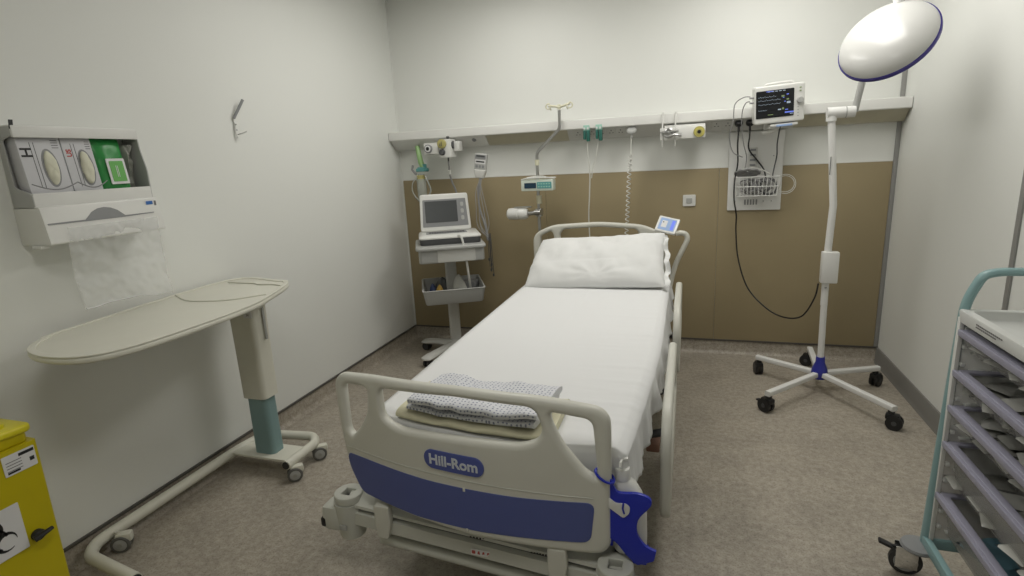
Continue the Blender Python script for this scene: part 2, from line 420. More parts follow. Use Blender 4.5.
def glove_box(y, w, h, label, text, inkmat, ts, bag=True):
    t = thing('glove_box', label, 'glove box', (.040, y, 1.405)); t.scale = (.70, 1, 1); t.rotation_euler = (0, math.radians(-6.5), 0)
    MB().box((.040, 0, h/2), (.078, w, h), .002).build('carton', 'glovebox', t)
    # tissue-style oval opening
    ov = [(.030*math.cos(a)*(1 if math.cos(a) > 0 else .85), .068*math.sin(a)) for a in [2*PI*i/28 for i in range(28)]]
    MB().plate([ov], .002, 0, T((.0795, w*.12, h*.50)) @ FP).build('opening_rim', 'midgrey', t)
    def f(u, v):
        a = 2*PI*u; r = math.sin(PI*v/2)
        yy = .024*r*math.cos(a)*(1 if math.cos(a) > 0 else .8); zz = .061*r*math.sin(a)
        return Vector((.081+.016*math.cos(PI*v/2)+.006*noise.noise(Vector((yy*60, zz*60, y*9))), yy+w*.12, zz+h*.50))
    MB().grid(f, 29, 9).build('glove', 'glove', t)
    k = MB(); k.m(inkmat).text(text, ts, T((.0797, -w*.32, h*.72)) @ FP @ Matrix.Rotation(PI/2, 4, 'Z'), .0004, bold=.001)
    k.build('print', None, t)
    k = MB(); k.m('greyink')
    for q in range(2):
        k.plate([[(-w*.22+q*.012, h*.22), (-w*.22+q*.012+.0022, h*.22), (-w*.22+q*.012+.0022, h*.86), (-w*.22+q*.012, h*.86)]], .0006, 0, T((.0797, 0, 0)) @ FP)
    for q in range(4): k.plate([[(w*.28, h*(.78+.035*q)), (w*.44, h*(.78+.035*q)), (w*.44, h*(.79+.035*q)), (w*.28, h*(.79+.035*q))]], .0006, 0, T((.0797, 0, 0)) @ FP)
    k.build('fine_print', None, t)
glove_box(-2.742, .142, .250, 'left glove carton in wall holder, large H printed on its grey card', 'H', 'ink', .05)
glove_box(-2.613, .108, .246, 'middle narrower glove carton in wall holder, small red and black lettering', 'US', 'redink', .024)
# green wipes packet
wp = thing('wipes_packet', 'green soft packet of wipes standing in the wall holder', 'wipes packet', (.044, -2.490, 1.405)); wp.scale = (.70, 1, 1); wp.rotation_euler = (0, math.radians(-6.5), 0)
def f(u, v):
    y = (u-.5)*.125; z = .002+v*.238; s = (math.sin(PI*u)*math.sin(PI*v))**.35 if 0 < u < 1 and 0 < v < 1 else 0
    return Vector((.035+.040*s+.005*noise.noise(Vector((y*30, z*25, 2))), y*(1-.06*math.sin(PI*v)), z))
k = MB(); k.grid(f, 22, 26); k.grid(lambda u, v: Vector((.035-.03*(math.sin(PI*u)*math.sin(PI*v))**.4 if 0 < u < 1 and 0 < v < 1 else .035, (u-.5)*.125, .002+v*.238)), 14, 14); k.build('pouch', 'green', wp)
k = MB(); k.m('label').plate([rrect(.076, .100, .004)], .004, .001, T((.078, .006, .105)) @ FP); k.m('greenlt').plate([rrect(.056, .080, .003)], .002, 0, T((.081, .006, .105)) @ FP)
k.m('label'); [k.plate([[(-.012+.006*q, -.022), (-.010+.006*q, -.022), (-.010+.006*q, .022), (-.012+.006*q, .022)]], .001, 0, T((.0823, .012, .105)) @ FP) for q in range(2)]
k.build('resealable_flap', None, wp)
cb = MB(); cb.grid(lambda u, v: Vector((.025+.045*math.sin(PI*u)*(.4+.6*v)*(.9+.5*noise.noise(Vector((u*5, v*7, 1)))), -2.425+.050*u, 1.42+.20*v)), 14, 20)
cb.grid(lambda u, v: Vector((.012, -2.425+.050*u, 1.42+.20*v)), 4, 6)
tag(cb.build('plastic_bag', 'packetfilm', solid=.0008), 'crumpled clear plastic bag at the right end of the wall holder', 'plastic bag')
# restraining cord loops
cd = MB()
for (ya, yb) in ((-2.825, -2.672), (-2.672, -2.562)):
    cd.tube([(.122+.004*math.sin(PI*q/12), ya+(yb-ya)*q/12, 1.482-.022*math.sin(PI*q/12)) for q in range(13)], .0022, 6)
tag(cd.build('elastic_cord', 'midgrey'), 'thin grey elastic cord looping across the glove cartons', 'cord')
# apron dispenser
ad = thing('apron_dispenser', 'white wall dispenser with arched finger slot hanging a plastic apron', 'apron dispenser', (0, -2.60, 1.27))
def wedge(d0, d1, z0, z1, w, bev=.004): 
    k = MB(); k.plate([round2([(0, z0), (d0, z0), (d1, z1), (0, z1)], .008)], w, .002, Matrix(((1, 0, 0, 0), (0, 0, 1, 0), (0, 1, 0, 0), (0, 0, 0, 1)))); return k
wedge(.150, .130, 0, .134, .455).build('body', 'white', ad)
k = MB()
arch = [(-.205, .075), (-.075, .075), (-.062, .085), (-.045, .100), (-.02, .111), (.005, .114), (.03, .110), (.055, .098), (.070, .084), (.080, .075), (.205, .075), (.205, .072), (.07, .069), (-.07, .069), (-.205, .070)]
tilt = Matrix.Rotation(math.radians(8.5), 4, 'Y')
k.plate([arch], .003, 0, T((.1405, -.012, -.0)) @ FP); k.warp(lambda c: Vector((c.x-.149*(c.z-.0)*1.0+.0102, c.y, c.z))).build('finger_slot', 'midgrey', ad)
k = MB(); k.m('blueink').plate([rrect(.030, .014, .002)], .001, 0, T((0, 0, 0)) @ FP); k.m('greyink').plate([rrect(.009, .022, .001)], .001, 0, T((0, .026, -.004)) @ FP); k.m('label').plate([rrect(.046, .026, .002)], .0006, 0, T((-.0004, .004, -.005)) @ FP)
k.build('sticker', None, ad, loc=(.1345, .185, .113))
k = MB(); k.box((.085, -.222, -.006), (.05, .03, .012), .003); k.build('mount_foot', 'white', ad)
# hanging film apron
def f(u, v):
    z = 1.325 - .31*v
    y0 = -2.765 + .045*v*v - .03*v; y1 = -2.405 + .008*v + .03*v*v
    y = y0 + (y1-y0)*u
    x = .152+.010*math.sin(u*9+v*2)*v + .012*noise.noise(Vector((u*5, v*6, 3))) + .006*noise.noise(Vector((u*16, v*12, 8))) - .03*v
    zz = z - (.035*max(0, (u-.45))*1.4*(v > .0)*v + .012*noise.noise(Vector((u*4, 0, 5)))*v)
    return Vector((x, y, zz))
k = MB(); k.grid(f, 40, 40)
k.tube([f(q/20, .985) + Vector((.003, 0, 0)) for q in range(13)], .0030, 6)
tag(k.build('plastic_apron', 'film'), 'thin translucent plastic apron hanging out of the wall dispenser', 'apron')

# wall hook
hk = thing('wall_hook', 'thin folding metal bracket screwed alone on the left wall', 'hook', (0, -1.72, 1.76))
k = MB(); k.tube([(.002, -.022, .005), (.008, -.020, -.03), (.012, -.025, -.075), (.014, -.022, -.10)], .004, 8, flat=1.6); k.build('back_strip', 'trunk', hk)
k = MB(); k.tube([(.012, -.028, 0), (.034, .030, .095)], .0075, 8, flat=.6); k.build('hook_arm', 'midgrey', hk)
k = MB(); k.tube([(.010, -.026, -.082), (.03, -.006, -.076), (.045, .012, -.066)], .0035, 8); k.build('peg', 'chrome', hk)
k = MB(); [k.lathe([(0, .003), (.003, .002), (.004, 0)], T((.014, -.022, z)) @ Matrix.Rotation(PI/2, 4, 'Y'), 10) for z in (-.03, -.058)]; k.build('screws', 'midgrey', hk)

# ================================================================== OVERBED TABLE
ob = thing('overbed_table', 'cream overbed table on a teal and cream column parked along the left wall', 'overbed table', (.24, -2.10, 0))
def L(p): return (p[0]-.24, p[1]+2.10)
out = [L(p) for p in [(.035, -1.985), (.34, -1.965), (.405, -1.985), (.455, -2.06), (.51, -2.20), (.575, -2.42), (.582, -2.75), (.555, -2.95), (.48, -3.040), (.35, -3.058), (.22, -3.02), (.135, -2.93), (.090, -2.80)]]
out = [(v[0], v[1]) for v in smooth_loop(out, 5)]
tp = MB().plate([out], .024, .010, T((0, 0, .943)), res=3).build('tabletop', 'cream', ob)
inn = [(x*.93-.0+.004, (y+.41)*.955-.41) for x, y in out]
MB().plate([out, inn], .006, .002, T((0, 0, .9565))).build('raised_rim', 'cream', tp)
k = MB(); k.tube([(a[0], a[1], .957) for a in fillet([(-.20, -.20, 0), (-.02, -.30, 0), (.16, -.26, 0), (.255, -.14, 0)], .15)], .0035, 6)
k.tube([(a[0], a[1], .958) for a in fillet([(-.15, .06, 0), (.02, .055, 0), (.06, .03, 0), (.14, .045, 0), (.20, .02, 0)], .05)], .003, 6); k.build('book_ridge', 'cream', tp)
def column(z0, z1, w0, d0, w1, d1):
    k = MB(); R = []
    for t in range(6):
        q = t/5; w = w0+(w1-w0)*q; d = d0+(d1-d0)*q
        R.append([(x, y, z0+(z1-z0)*q) for x, y in rrect(w, d, .025)])
    return k.rings(R)
column(.085, .42, .125, .085, .118, .082).build('lower_column', 'teal', ob)
column(.395, .925, .142, .108, .148, .112).build('upper_column', 'cream', ob)
k = MB(); k.box((.0, 0, .928), (.24, .16, .012), .004); k.build('top_bracket', 'frame', ob)
k = MB(); k.m('label').box((.055, -.0595, .83), (.045, .003, .030), .001); k.m('ink').text('24', .016, T((.055, -.0612, .83)) @ XZ, .0004); k.build('weight_label', None, ob)
k = MB(); k.box((.0805, .012, .77), (.003, .014, .16), .001); k.build('column_slot', 'grey', ob)
# base
k = MB(); k.box((-.01, -.005, .086), (.36, .14, .012), .003); k.build('base_plate', 'cream', ob)
pts = [L((.432, -2.215)) + (.092,), L((.435, -1.99)) + (.092,), L((.38, -1.93)) + (.092,), L((.10, -1.96)) + (.092,), L((.050, -2.10)) + (.080,), L((.034, -2.855)) + (.072,), L((.09, -2.92)) + (.072,), L((.39, -2.968)) + (.072,)]
k = MB(); k.m('cream').tube(fillet(pts, .075, 7), .0235, 14)
k.m('black'); 
e = Vector(pts[0]); e2 = Vector(pts[1]); d = (e-e2).normalized(); k.cyl(e-d*.004, e+d*.004, .019)
e = Vector(pts[-1]); e2 = Vector(pts[-2]); d = (e-e2).normalized(); k.cyl(e-d*.004, e+d*.004, .019)
k.build('base_tube', None, ob)
def ob_caster(x, y, rz):
    w = thing('caster', '', ''); del w['label'], w['category']
    w.name = 'caster'; w.parent = ob; w.location = (x, y, 0); w.rotation_euler = (0, 0, rz)
    h = MB(); h.box((0, .012, .060), (.040, .062, .040), .014); h.cyl((0, -.010, .066), (0, -.010, .09), .010); h.build('fork', 'cream', w)
    for s in (-1, 1):
        k = MB(); k.m('grey').lathe([(0, .010), (.022, .010), (.026, .008)], T((s*.014, 0, .036)) @ Matrix.Rotation(s*PI/2, 4, 'Y')); 
        k.m('tyre').lathe([(.025, -.010), (.036, -.008), (.036, .006), (.031, .010), (.025, .0095)], T((s*.014, 0, .036)) @ Matrix.Rotation(s*PI/2, 4, 'Y')); k.m('wheelgrey').cyl((s*.022, 0, .036), (s*.0265, 0, .036), .009); k.build('wheel', None, w)
a, b_ = L((.452, -2.185)); ob_caster(a, b_, -.85)
a, b_ = L((.448, -1.985)); ob_caster(a, b_, -.85)
a, b_ = L((.083, -2.79)); ob_caster(a, b_, -1.0)
a, b_ = L((.385, -3.005)); ob_caster(a, b_-.0, -.85)

# ================================================================== SHARPS BIN
sb = thing('clinical_waste_bin', 'tall yellow biohazard waste bin against the left wall at the front', 'waste bin', (.02, -3.155, 0))
bw, bl, bh = .38, .50, .735      # x depth, y length, height
k = MB(); R = []
for z, s in ((0, -.012), (.01, -.006), (.30, -.003), (bh-.03, 0), (bh, 0)):
    R.append([(x+bw/2, y-bl/2, z) for x, y in rrect(bw+2*s, bl+2*s, .008, n=3)])
k.rings(R); k.build('bin_body', 'yellow', sb)
k = MB(); k.plate([rrect(bw-.02, bl-.02, .02, bw/2, -bl/2)], .05, .006, T((0, 0, bh+.025))); k.build('collar', 'yellow', sb)
k = MB(); k.plate([rrect(bw+.015, bl+.012, .03, bw/2-.01, -bl/2)], .024, .008, T((0, 0, bh+.040))); k.plate([rrect(bw-.06, bl-.07, .03, bw/2-.01, -bl/2)], .016, .006, T((0, 0, bh+.055))); 
k.warp(lambda c: c + Vector((0, 0, (-c.y-.02)*.06))); k.build('lid', 'yellowlid', sb)
X1 = bw+.0005
k = MB(); k.m('label').plate([rrect(.085, .062, .003, -.055, .690)], .0012, 0, T((X1+.001, 0, 0)) @ FP)
k.m('ink')
for q, (yy, w, h) in enumerate(((.706, .04, .009),)): k.plate([[(-.055, yy), (-.055+w, yy), (-.055+w, yy+h), (-.055, yy+h)]], .0006, 0, T((X1+.0018, 0, 0)) @ FP)
k.m('greyink')
for q in range(4): k.plate([[(-.09, .698-.009*q), (-.05, .698-.009*q), (-.05, .700-.009*q), (-.09, .700-.009*q)]], .0006, 0, T((X1+.0018, 0, 0)) @ FP)
k.m('ink').plate([[(-.09, .664), (-.058, .664), (-.058, .670), (-.09, .670)]], .0006, 0, T((X1+.0018, 0, 0)) @ FP)
k.plate([[(-.03, .678), (-.018, .678), (-.018, .690), (-.03, .690)]], .0006, 0, T((X1+.0018, 0, 0)) @ FP)
k.build('label_sticker', None, sb)
# biohazard sign
k = MB(); k.m('label').plate([rrect(.158, .150, .003)], .0012, 0, T((X1+.001, -.166, .500)) @ FP); k.m('ink')
Bm = T((X1+.0019, -.166, .492)) @ FP
def arc_shape(cx, cy, ro, ri, off, a0, a1, n=18):
    o = [(cx+ro*math.cos(math.radians(a0+(a1-a0)*i/n)), cy+ro*math.sin(math.radians(a0+(a1-a0)*i/n))) for i in range(n+1)]
    i_ = [(cx+off[0]+ri*math.cos(math.radians(a1+(a0-a1)*i/n)), cy+off[1]+ri*math.sin(math.radians(a1+(a0-a1)*i/n))) for i in range(n+1)]
    return o+i_
for q in range(3):
    a = 90+120*q; ca, sa = math.cos(math.radians(a)), math.sin(math.radians(a))
    k.plate([arc_shape(.031*ca, .031*sa, .030, .0225, (.0065*ca, .0065*sa), a+28, a+332)], .0008, 0, Bm)
    k.plate([arc_shape(0, 0, .036, .030, (0, 0), a+60-27, a+60+27)], .0008, 0, Bm)
k.build('biohazard_sign', None, sb)
k = MB(); k.lathe([(.017, 0), (.017, .012), (.012, .018), (0, .019)], T((X1, -.062, .447)) @ Matrix.Rotation(PI/2, 4, 'Y')); k.tube([(X1+.016, -.080, .444), (X1+.022, -.055, .450), (X1+.020, -.030, .452)], .007, 8, radii=[.010, .008, .006]); k.build('latch_knob', 'black', sb)

# ================================================================== BED
bed = thing('hospital_bed', 'cream hospital bed with blue footboard panel standing out from the tan wall', 'hospital bed', (1.65, -1.5, 0))
O = Vector((1.65, -1.5, 0))
class BB(MB):
    def build(s, name, mt=None, parent=bed, smooth=40, solid=0):
        s.warp(lambda c: c-O) ; return MB.build(s, name, mt, parent, smooth, solid)
def foot_y(x, z=.6):
    u = max(-1.1, min(1.1, (x-1.635)/.435)); return -2.68-.09*(x-1.2)/.87-.05*(1-u*u)
FBX = [1.15+.055*i for i in range(17)]
def foot_warp(c, off=0): return Vector((c.x, foot_y(c.x, c.z)+c.y-off, c.z))
outer = round2([(1.128, .62), (1.125, .806), (1.30, .828), (1.62, .842), (1.90, .838), (2.078, .812), (2.077, .358), (1.62, .352), (1.40, .362), (1.25, .372), (1.175, .398), (1.140, .50)], .055, 6)
h1 = round2([(1.166, .775), (1.282, .787), (1.272, .70), (1.225, .630), (1.182, .585), (1.163, .605)], .026, 5)
h2 = round2([(1.334, .792), (1.338, .690), (1.40, .668), (1.62, .678), (1.82, .686), (1.872, .705), (1.890, .740), (1.868, .806), (1.62, .812)], .030, 5)
h3 = round2([(1.912, .797), (2.028, .780), (2.042, .600), (2.005, .622), (1.945, .700), (1.915, .765)], .026, 5)
k = BB(); k.plate([outer, h1, h2, h3], .040, .0165, XZ, cuts={'x': FBX}, res=4); k.warp(foot_warp)
fb = k.build('footboard', 'bed')
k = BB(); k.plate([round2([(1.152, .520), (1.155, .470), (1.205, .384), (1.45, .372), (1.67, .378), (2.02, .400), (2.034, .530), (1.80, .520), (1.5, .516), (1.25, .522)], .028, 5)], .003, .001, XZ, cuts={'x': FBX})
k.warp(lambda c: foot_warp(c, .0205)); k.build('blue_panel', 'blue', fb)
k = BB(); k.plate([rrect(.208, .064, .0315, 1.603, .598, 10)], .005, .0015, XZ, cuts={'x': FBX}); k.warp(lambda c: foot_warp(c, .022)); bd = k.build('logo_badge', 'badge', fb)
k = BB(); k.text('Hill-Rom', .047, T((1.603, 0, .5975)) @ XZ, .0008, bold=.0012); k.warp(lambda c: foot_warp(c, .0252)); k.build('lettering', 'mark', fb)
for z in (.515, .374):
    k = BB(); k.box((1.635, -.022, z), (.008, .006, .012), .002); k.warp(lambda c: foot_warp(c, 0)); k.build('panel_notch', 'bed', fb)
k = BB(); k.tube([Vector((x, foot_y(x)-.021, .545+.0*x)) for x in FBX], .0012, 5); k.build('moulding_line', 'frame', fb)
k = BB(); k.tube([(2.059+.026*math.cos(a), foot_y(2.06)+.026*math.sin(a), .606-.014*math.cos(a)) for a in [2*PI*i/20 for i in range(20)]], .004, 6, closed=True); k.build('strap', 'cobalt', fb)

# headboard
HB = [1.22+.06*i for i in range(16)]
ho = round2([(1.215, .50), (1.212, .955), (1.35, 1.018), (1.68, 1.034), (1.98, 1.012), (2.130, .945), (2.140, .50)], .060, 6)
g1 = round2([(1.265, .94), (1.345, .978), (1.362, .94), (1.352, .78), (1.262, .70)], .020, 5)
g2 = round2([(1.405, .955), (1.43, .985), (1.68, .998), (1.93, .982), (1.952, .95), (1.94, .78), (1.42, .78)], .025, 5)
g3 = round2([(2.085, .925), (2.108, .88), (2.106, .80), (2.082, .77), (2.062, .80), (2.062, .89)], .016, 5)
k = BB(); k.plate([ho, g1, g2, g3], .036, .015, T((0, -.38, 0)) @ XZ, cuts={'x': HB}, res=3); k.warp(lambda c: Vector((c.x, c.y+.03*(1-((c.x-1.67)/.46)**2), c.z)))
k.build('headboard', 'bed')
# mattress
k = BB(); k.box((1.69, -1.56, .585), (.90, 2.20, .135), .035, seg=4); k.warp(lambda c: Vector((c.x-(.05 if c.y < -2 and c.x > 1.7 else 0), c.y if c.y > -2 else c.y+(foot_y(c.x)+.062+2.66), c.z))); k.build('mattress', 'midgrey')
k = BB(); k.box((1.69, -1.545, .500), (.88, 2.10, .03), .006); k.build('mattress_deck', 'dark')
# under frame
k = BB()
for x in (1.34, 2.02): k.box((x, -1.55, .40), (.05, 2.1, .07), .006)
for y in (-.50, -1.2, -1.9, -2.5): k.box((1.68, y, .40), (.70, .05, .05), .005)
k.build('upper_frame', 'frame')
k = BB()
for x in (1.42, 1.94): k.box((x, -1.55, .19), (.05, 1.9, .06), .006)
for y in (-.60, -2.45): k.box((1.68, y, .19), (.62, .07, .06), .006)
k.build('base_frame', 'frame')
for (y0_, y1_) in ((-.8, -1.25), (-1.9, -2.35)):
    for x in (1.50, 1.86):
        k = BB(); k.tube([(x, y0_, .21), (x, y1_, .39)], .022, 10); k.build('lift_arm', 'steel')
for x, y in ((1.40, -.58), (1.96, -.58), (1.40, -2.40), (1.96, -2.40)):
    k = BB(); k.m('frame').cyl((x, y, .12), (x, y, .18), .02); k.box((x, y+.02, .115), (.05, .09, .05), .015)
    k.m('wheelgrey'); 
    for s in (-1, 1): k.cyl((x+s*.012, y+.035, .075), (x+s*.034, y+.035, .075), .055)
    k.m('rubber')
    for s in (-1, 1): k.lathe([(.055, -.011), (.074, -.008), (.074, .008), (.055, .011)], T((x+s*.023, y+.035, .075)) @ Matrix.Rotation(PI/2, 4, 'Y'))
    k.build('bed_caster')
# cross rail below the footboard
def fy(x): return -2.655-.10*(x-1.1)
k = BB()
pr = [(0, .338), (.022, .322), (.036, .318), (.038, .308), (.024, .303), (.022, .292), (.040, .287), (.042, .243), (.036, .238), (.0, .236), (-.05, .240), (-.05, .338)]
k.rings([[(x, fy(x)-d*1.0, z) for d, z in pr] for x in (1.12, 2.12)]); k.build('foot_rail', 'frame')
k = BB(); k.tube([(x, fy(x)-.010, .188) for x in (1.25, 1.6, 2.05)], .019, 12); k.build('lower_foot_rail', 'frame')
k = BB(); k.tube([(x, fy(x)-.0235, .2975) for x in (1.13, 2.11)], .0042, 6); k.build('rail_groove', 'dark')
for x in (1.290, 1.915):
    k = BB(); k.plate([round2([(-.026, .36), (.030, .36), (.034, .30), (.018, .235), (-.020, .235), (-.026, .29)], .008)], .024, .004, T((x, fy(x)-.052, 0)) @ XZ); k.build('rail_bracket', 'bed')
k = BB(); k.m('label').plate([rrect(.085, .022, .002)], .001, 0, T((1.665, fy(1.665)-.0425, .262)) @ XZ)
k.m('redink').plate([rrect(.012, .012, .003, -.033, 0)], .001, 0, T((1.665, fy(1.665)-.0432, .262)) @ XZ)
for q in range(3): k.plate([[(-.02+.016*q, -.005), (-.011+.016*q, -.006+.004*q), (-.013+.016*q, .006), (-.018+.016*q, .004)]], .001, 0, T((1.665, fy(1.665)-.0432, .262)) @ XZ)
k.m('ink')
for q in range(6): k.plate([[(.0+.011*q, .046), (.006+.011*q, .046), (.006+.011*q, .052), (.0+.011*q, .052)]], .001, 0, T((1.62, fy(1.65)-.0385, .262)) @ XZ)
for q in range(9): k.plate([[(.0+.009*q, .046), (.005+.009*q, .046), (.005+.009*q, .051), (.0+.009*q, .051)]], .001, 0, T((1.83, fy(1.87)-.0385, .262)) @ XZ)
k.build('rail_label')
def bumper(x, y, s):
    k = BB(); k.m('frame')
    # sleeve with square accessory socket
    ring = [(.052*math.cos(2*PI*i/24), .052*math.sin(2*PI*i/24)) for i in range(24)]
    sq = [(.02, .02), (-.02, .02), (-.02, -.02), (.02, -.02)]
    k.plate([ring, sq], .03, .004, T((x, y, .332)))
    k.lathe([(.046, .18), (.050, .20), (.056, .30), (.056, .316), (.0, .316)], T((x, y, 0)))
    k.box((x-s*.055, y-.01, .255), (.075, .080, .095), .018)
    k.m('dark').plate([sq], .002, 0, T((x, y, .3175)))
    k.m('black').box((x-s*.088, y-.040, .238), (.022, .022, .036), .008)
    k.m('grey').plate([rrect(.030, .020, .003)], .004, .001, T((x, y-.056, .235)) @ XZ)
    k.build('corner_bumper')
bumper(1.118, -2.665, 1); bumper(2.090, -2.800, -1)
# side rails (right side up, two sections; left pair lowered)
def side_rail(x, ya, yb, z0, z1, name='side_rail'):
    k = BB(); w = ya-yb
    o_ = round2([(0, z0), (w, z0), (w+.0, z1-.10), (w-.10, z1), (.10, z1+.01), (0, z1-.08)], .07, 6)
    hh = round2([(.06, z0+(z1-z0)*.40), (w-.06, z0+(z1-z0)*.40), (w-.10, z1-.05), (.11, z1-.045)], .04, 5)
    k.plate([o_, hh], .036, .014, T((x, ya, 0)) @ face_nx(), res=3); return k.build(name, 'bed')
side_rail(2.222, -.66, -1.40, .36, .71)
side_rail(2.212, -1.52, -2.42, .22, .62)
side_rail(1.15, -1.55, -2.40, .18, .50)
for y in (-.95, -1.25, -1.75, -2.15):
    k = BB(); k.tube([(2.05, y, .42), (2.15, y, .42), (2.215, y, .44)], .016, 10); k.build('rail_arm', 'dark')
k = BB(); k.box((2.155, -2.12, .37), (.05, .10, .035), .006); k.build('release_pad', 'wood')
k = BB(); k.box((1.245, -.29, .42), (.05, .12, .09), .010); k.box((1.29, -.36, .40), (.12, .04, .04), .006); k.build('pole_socket', 'frame')
k = BB(); k.box((2.10, -1.55, .47), (.03, 2.0, .05), .006); k.build('side_channel', 'frame')
# curved assist arm and tilted control display at the head
k = BB(); k.tube(smooth_loop([(2.150, -.46, .56), (2.172, -.46, .68), (2.20, -.46, .78), (2.240, -.46, .87), (2.262, -.46, .925), (2.252, -.46, .957), (2.222, -.46, .967), (2.19, -.46, .962)], 5, False), .0165, 12); k.build('assist_arm', 'bed')
Rm = T((2.137, -.45, 1.015)) @ Matrix.Rotation(math.radians(-12), 4, 'Z') @ Matrix.Rotation(math.radians(12), 4, 'Y') @ Matrix.Rotation(math.radians(-38), 4, 'X') @ XZ
k = BB(); k.m('white').plate([rrect(.135, .112, .008)], .022, .004, Rm); k.m('bluescreen').plate([rrect(.105, .086, .003)], .002, 0, Rm @ T((0, 0, .0115)))
k.m('scrblue').plate([rrect(.020, .07, .002, .035, 0)], .001, 0, Rm @ T((0, 0, .0130))); k.m('label').plate([rrect(.035, .05, .002, -.02, 0)], .001, 0, Rm @ T((0, 0, .0130))); k.m('ink').plate([rrect(.008, .006, .001, -.028, .012)], .001, 0, Rm @ T((0, 0, .0138)))
k.build('control_display')

# ---- sheet
def sheet(u, v):
    # u across (0 left hem .. 1 right hem), v from head to foot
    xx = 1.232+.93*min(1, max(0, (u-.085)/.78)); yend = foot_y(xx)+.050; over = 0
    if v > .94: over = (v-.94)/.06*.11; v = .94
    y = -.47 + (yend+.47)*v/.94; v = v/.94
    hl, hr = .10, .125
    Wd = .915; tot = hl+Wd+hr; s = u*tot
    tap = .055*max(0, min(1, (v-.55)/.45))**1.5; xl = 1.232+.010*v; Wd -= tap; tot = hl+Wd+hr; s = u*tot; xr = xl+Wd
    r = .03
    if s < hl: x, z, side = xl-.012, .664-(hl-s)-r*.3, -1
    elif s > hl+Wd: x, z, side = xr+.014, .664-(s-hl-Wd)-r*.3, 1
    else: x, z, side = xl+(s-hl), .668, 0
    # round the shoulders
    if side == 0:
        e = min(s-hl, hl+Wd-s)
        if e < r: z -= (r-e)**2/r*.5; 
        z += .0022*noise.noise(Vector((x*2.2, y*2.5, 1)))
        # fold creases running across and a few near the foot end
        z += .0012*math.exp(-((x-1.69)/.006)**2) + .0012*math.exp(-((y+1.25)/.006)**2) + .0010*math.exp(-((y+1.85)/.006)**2)
        n_ = noise.noise(Vector((x*2.5+y*.8, y*24, 4)))
        wr = max(0, (x-1.78)/.36) 
        z += .006*wr*max(0, n_)*(.4+.6*v)
    else:
        d = (hl-s) if side < 0 else (s-hl-Wd)
        wv = noise.noise(Vector((y*13, d*4, 7+side)))+.5*noise.noise(Vector((y*31, d*9, 2)))
        x += side*(.012*wv*(d/.08)+.014*d/.1)
        z += .018*noise.noise(Vector((y*3, 0, side)))*(d/.12)
        if side > 0: z -= .03*math.sin(v*PI)*d/.15; x += .008*math.sin(y*26)*(d/.12)
    if over:
        y -= .012*min(1, over/.03); z -= max(0, over-.012)*(.9 if side == 0 else .25); x -= side*.5*over
    return Vector((x, y, z))
k = MB(); k.grid(sheet, 120, 230); tag(k.build('bed_sheet', 'sheet', smooth=180, solid=.0015), 'smooth white fitted sheet stretched over the bed mattress', 'bed sheet')

# ---- pillow
def pil(sgn):
    def f(u, v):
        a, b = u*2-1, v*2-1
        e = max(0, (1-abs(a)**4.5))*max(0, (1-abs(b)**3.2)); e = e**.5
        hx = .455*(1-.045*abs(b)**1.0*(1-a*a)*-1 - .03*(1-abs(b))*abs(a)); 
        wv = 1-.05*(1-a*a)*0 + .06*abs(a)**3*(1 if b > 0 else .4)
        lx = a*hx; ly = b*.205*wv
        th = .085*e*(1-.18*math.exp(-((a+.05)/.5)**2)*(b > -.2)*abs(b))
        wr = .018*noise.noise(Vector((lx*8+ly*5, ly*5-lx*2.5, 3)))*e + .005*noise.noise(Vector((lx*22, ly*14, 9)))*e
        # creases radiating from the lower middle
        an = math.atan2(b+.75, a-.05); wr += .004*math.sin(an*9)*math.exp(-((a-.05)**2+(b+.6)**2)*2.2)*e
        lx = lx*.975*(1-.085*max(0, b)-.03*max(0, 1-abs(b))*(a < 0))+.030*max(0, b)+.006*noise.noise(Vector((b*5, a, 6)))
        ly += .020*max(0, a-.35)*(b > 0)*b-.018*max(0, -a-.55)*(b > 0)*b+.006*noise.noise(Vector((a*4, b, 8)))
        return Vector((lx, ly, sgn*th+(wr if sgn > 0 else 0)))
    return f
k = MB(); k.grid(pil(1), 70, 46); k.grid(pil(-1), 40, 26)
# open hem flap at right end
def flap(u, v):
    z = .012*math.sin(v*17)+.008*math.sin(v*31+1); b = v*2-1; return Vector(((.44+.03*u+.006*math.sin(v*23))*(1-.075*max(0, b))+.020*max(0, b), b*.205*(1+.03*u)+.012*max(0, b), z*(.6+u)))
k.grid(flap, 6, 50)
po = k.build('pillow', 'pillow', smooth=180)
po.matrix_world = T((1.692, -.655, .808)) @ Matrix.Rotation(math.radians(-2.0), 4, 'Y') @ Matrix.Rotation(math.radians(40), 4, 'X')
tag(po, 'plump white pillow propped against the bed headboard', 'pillow')

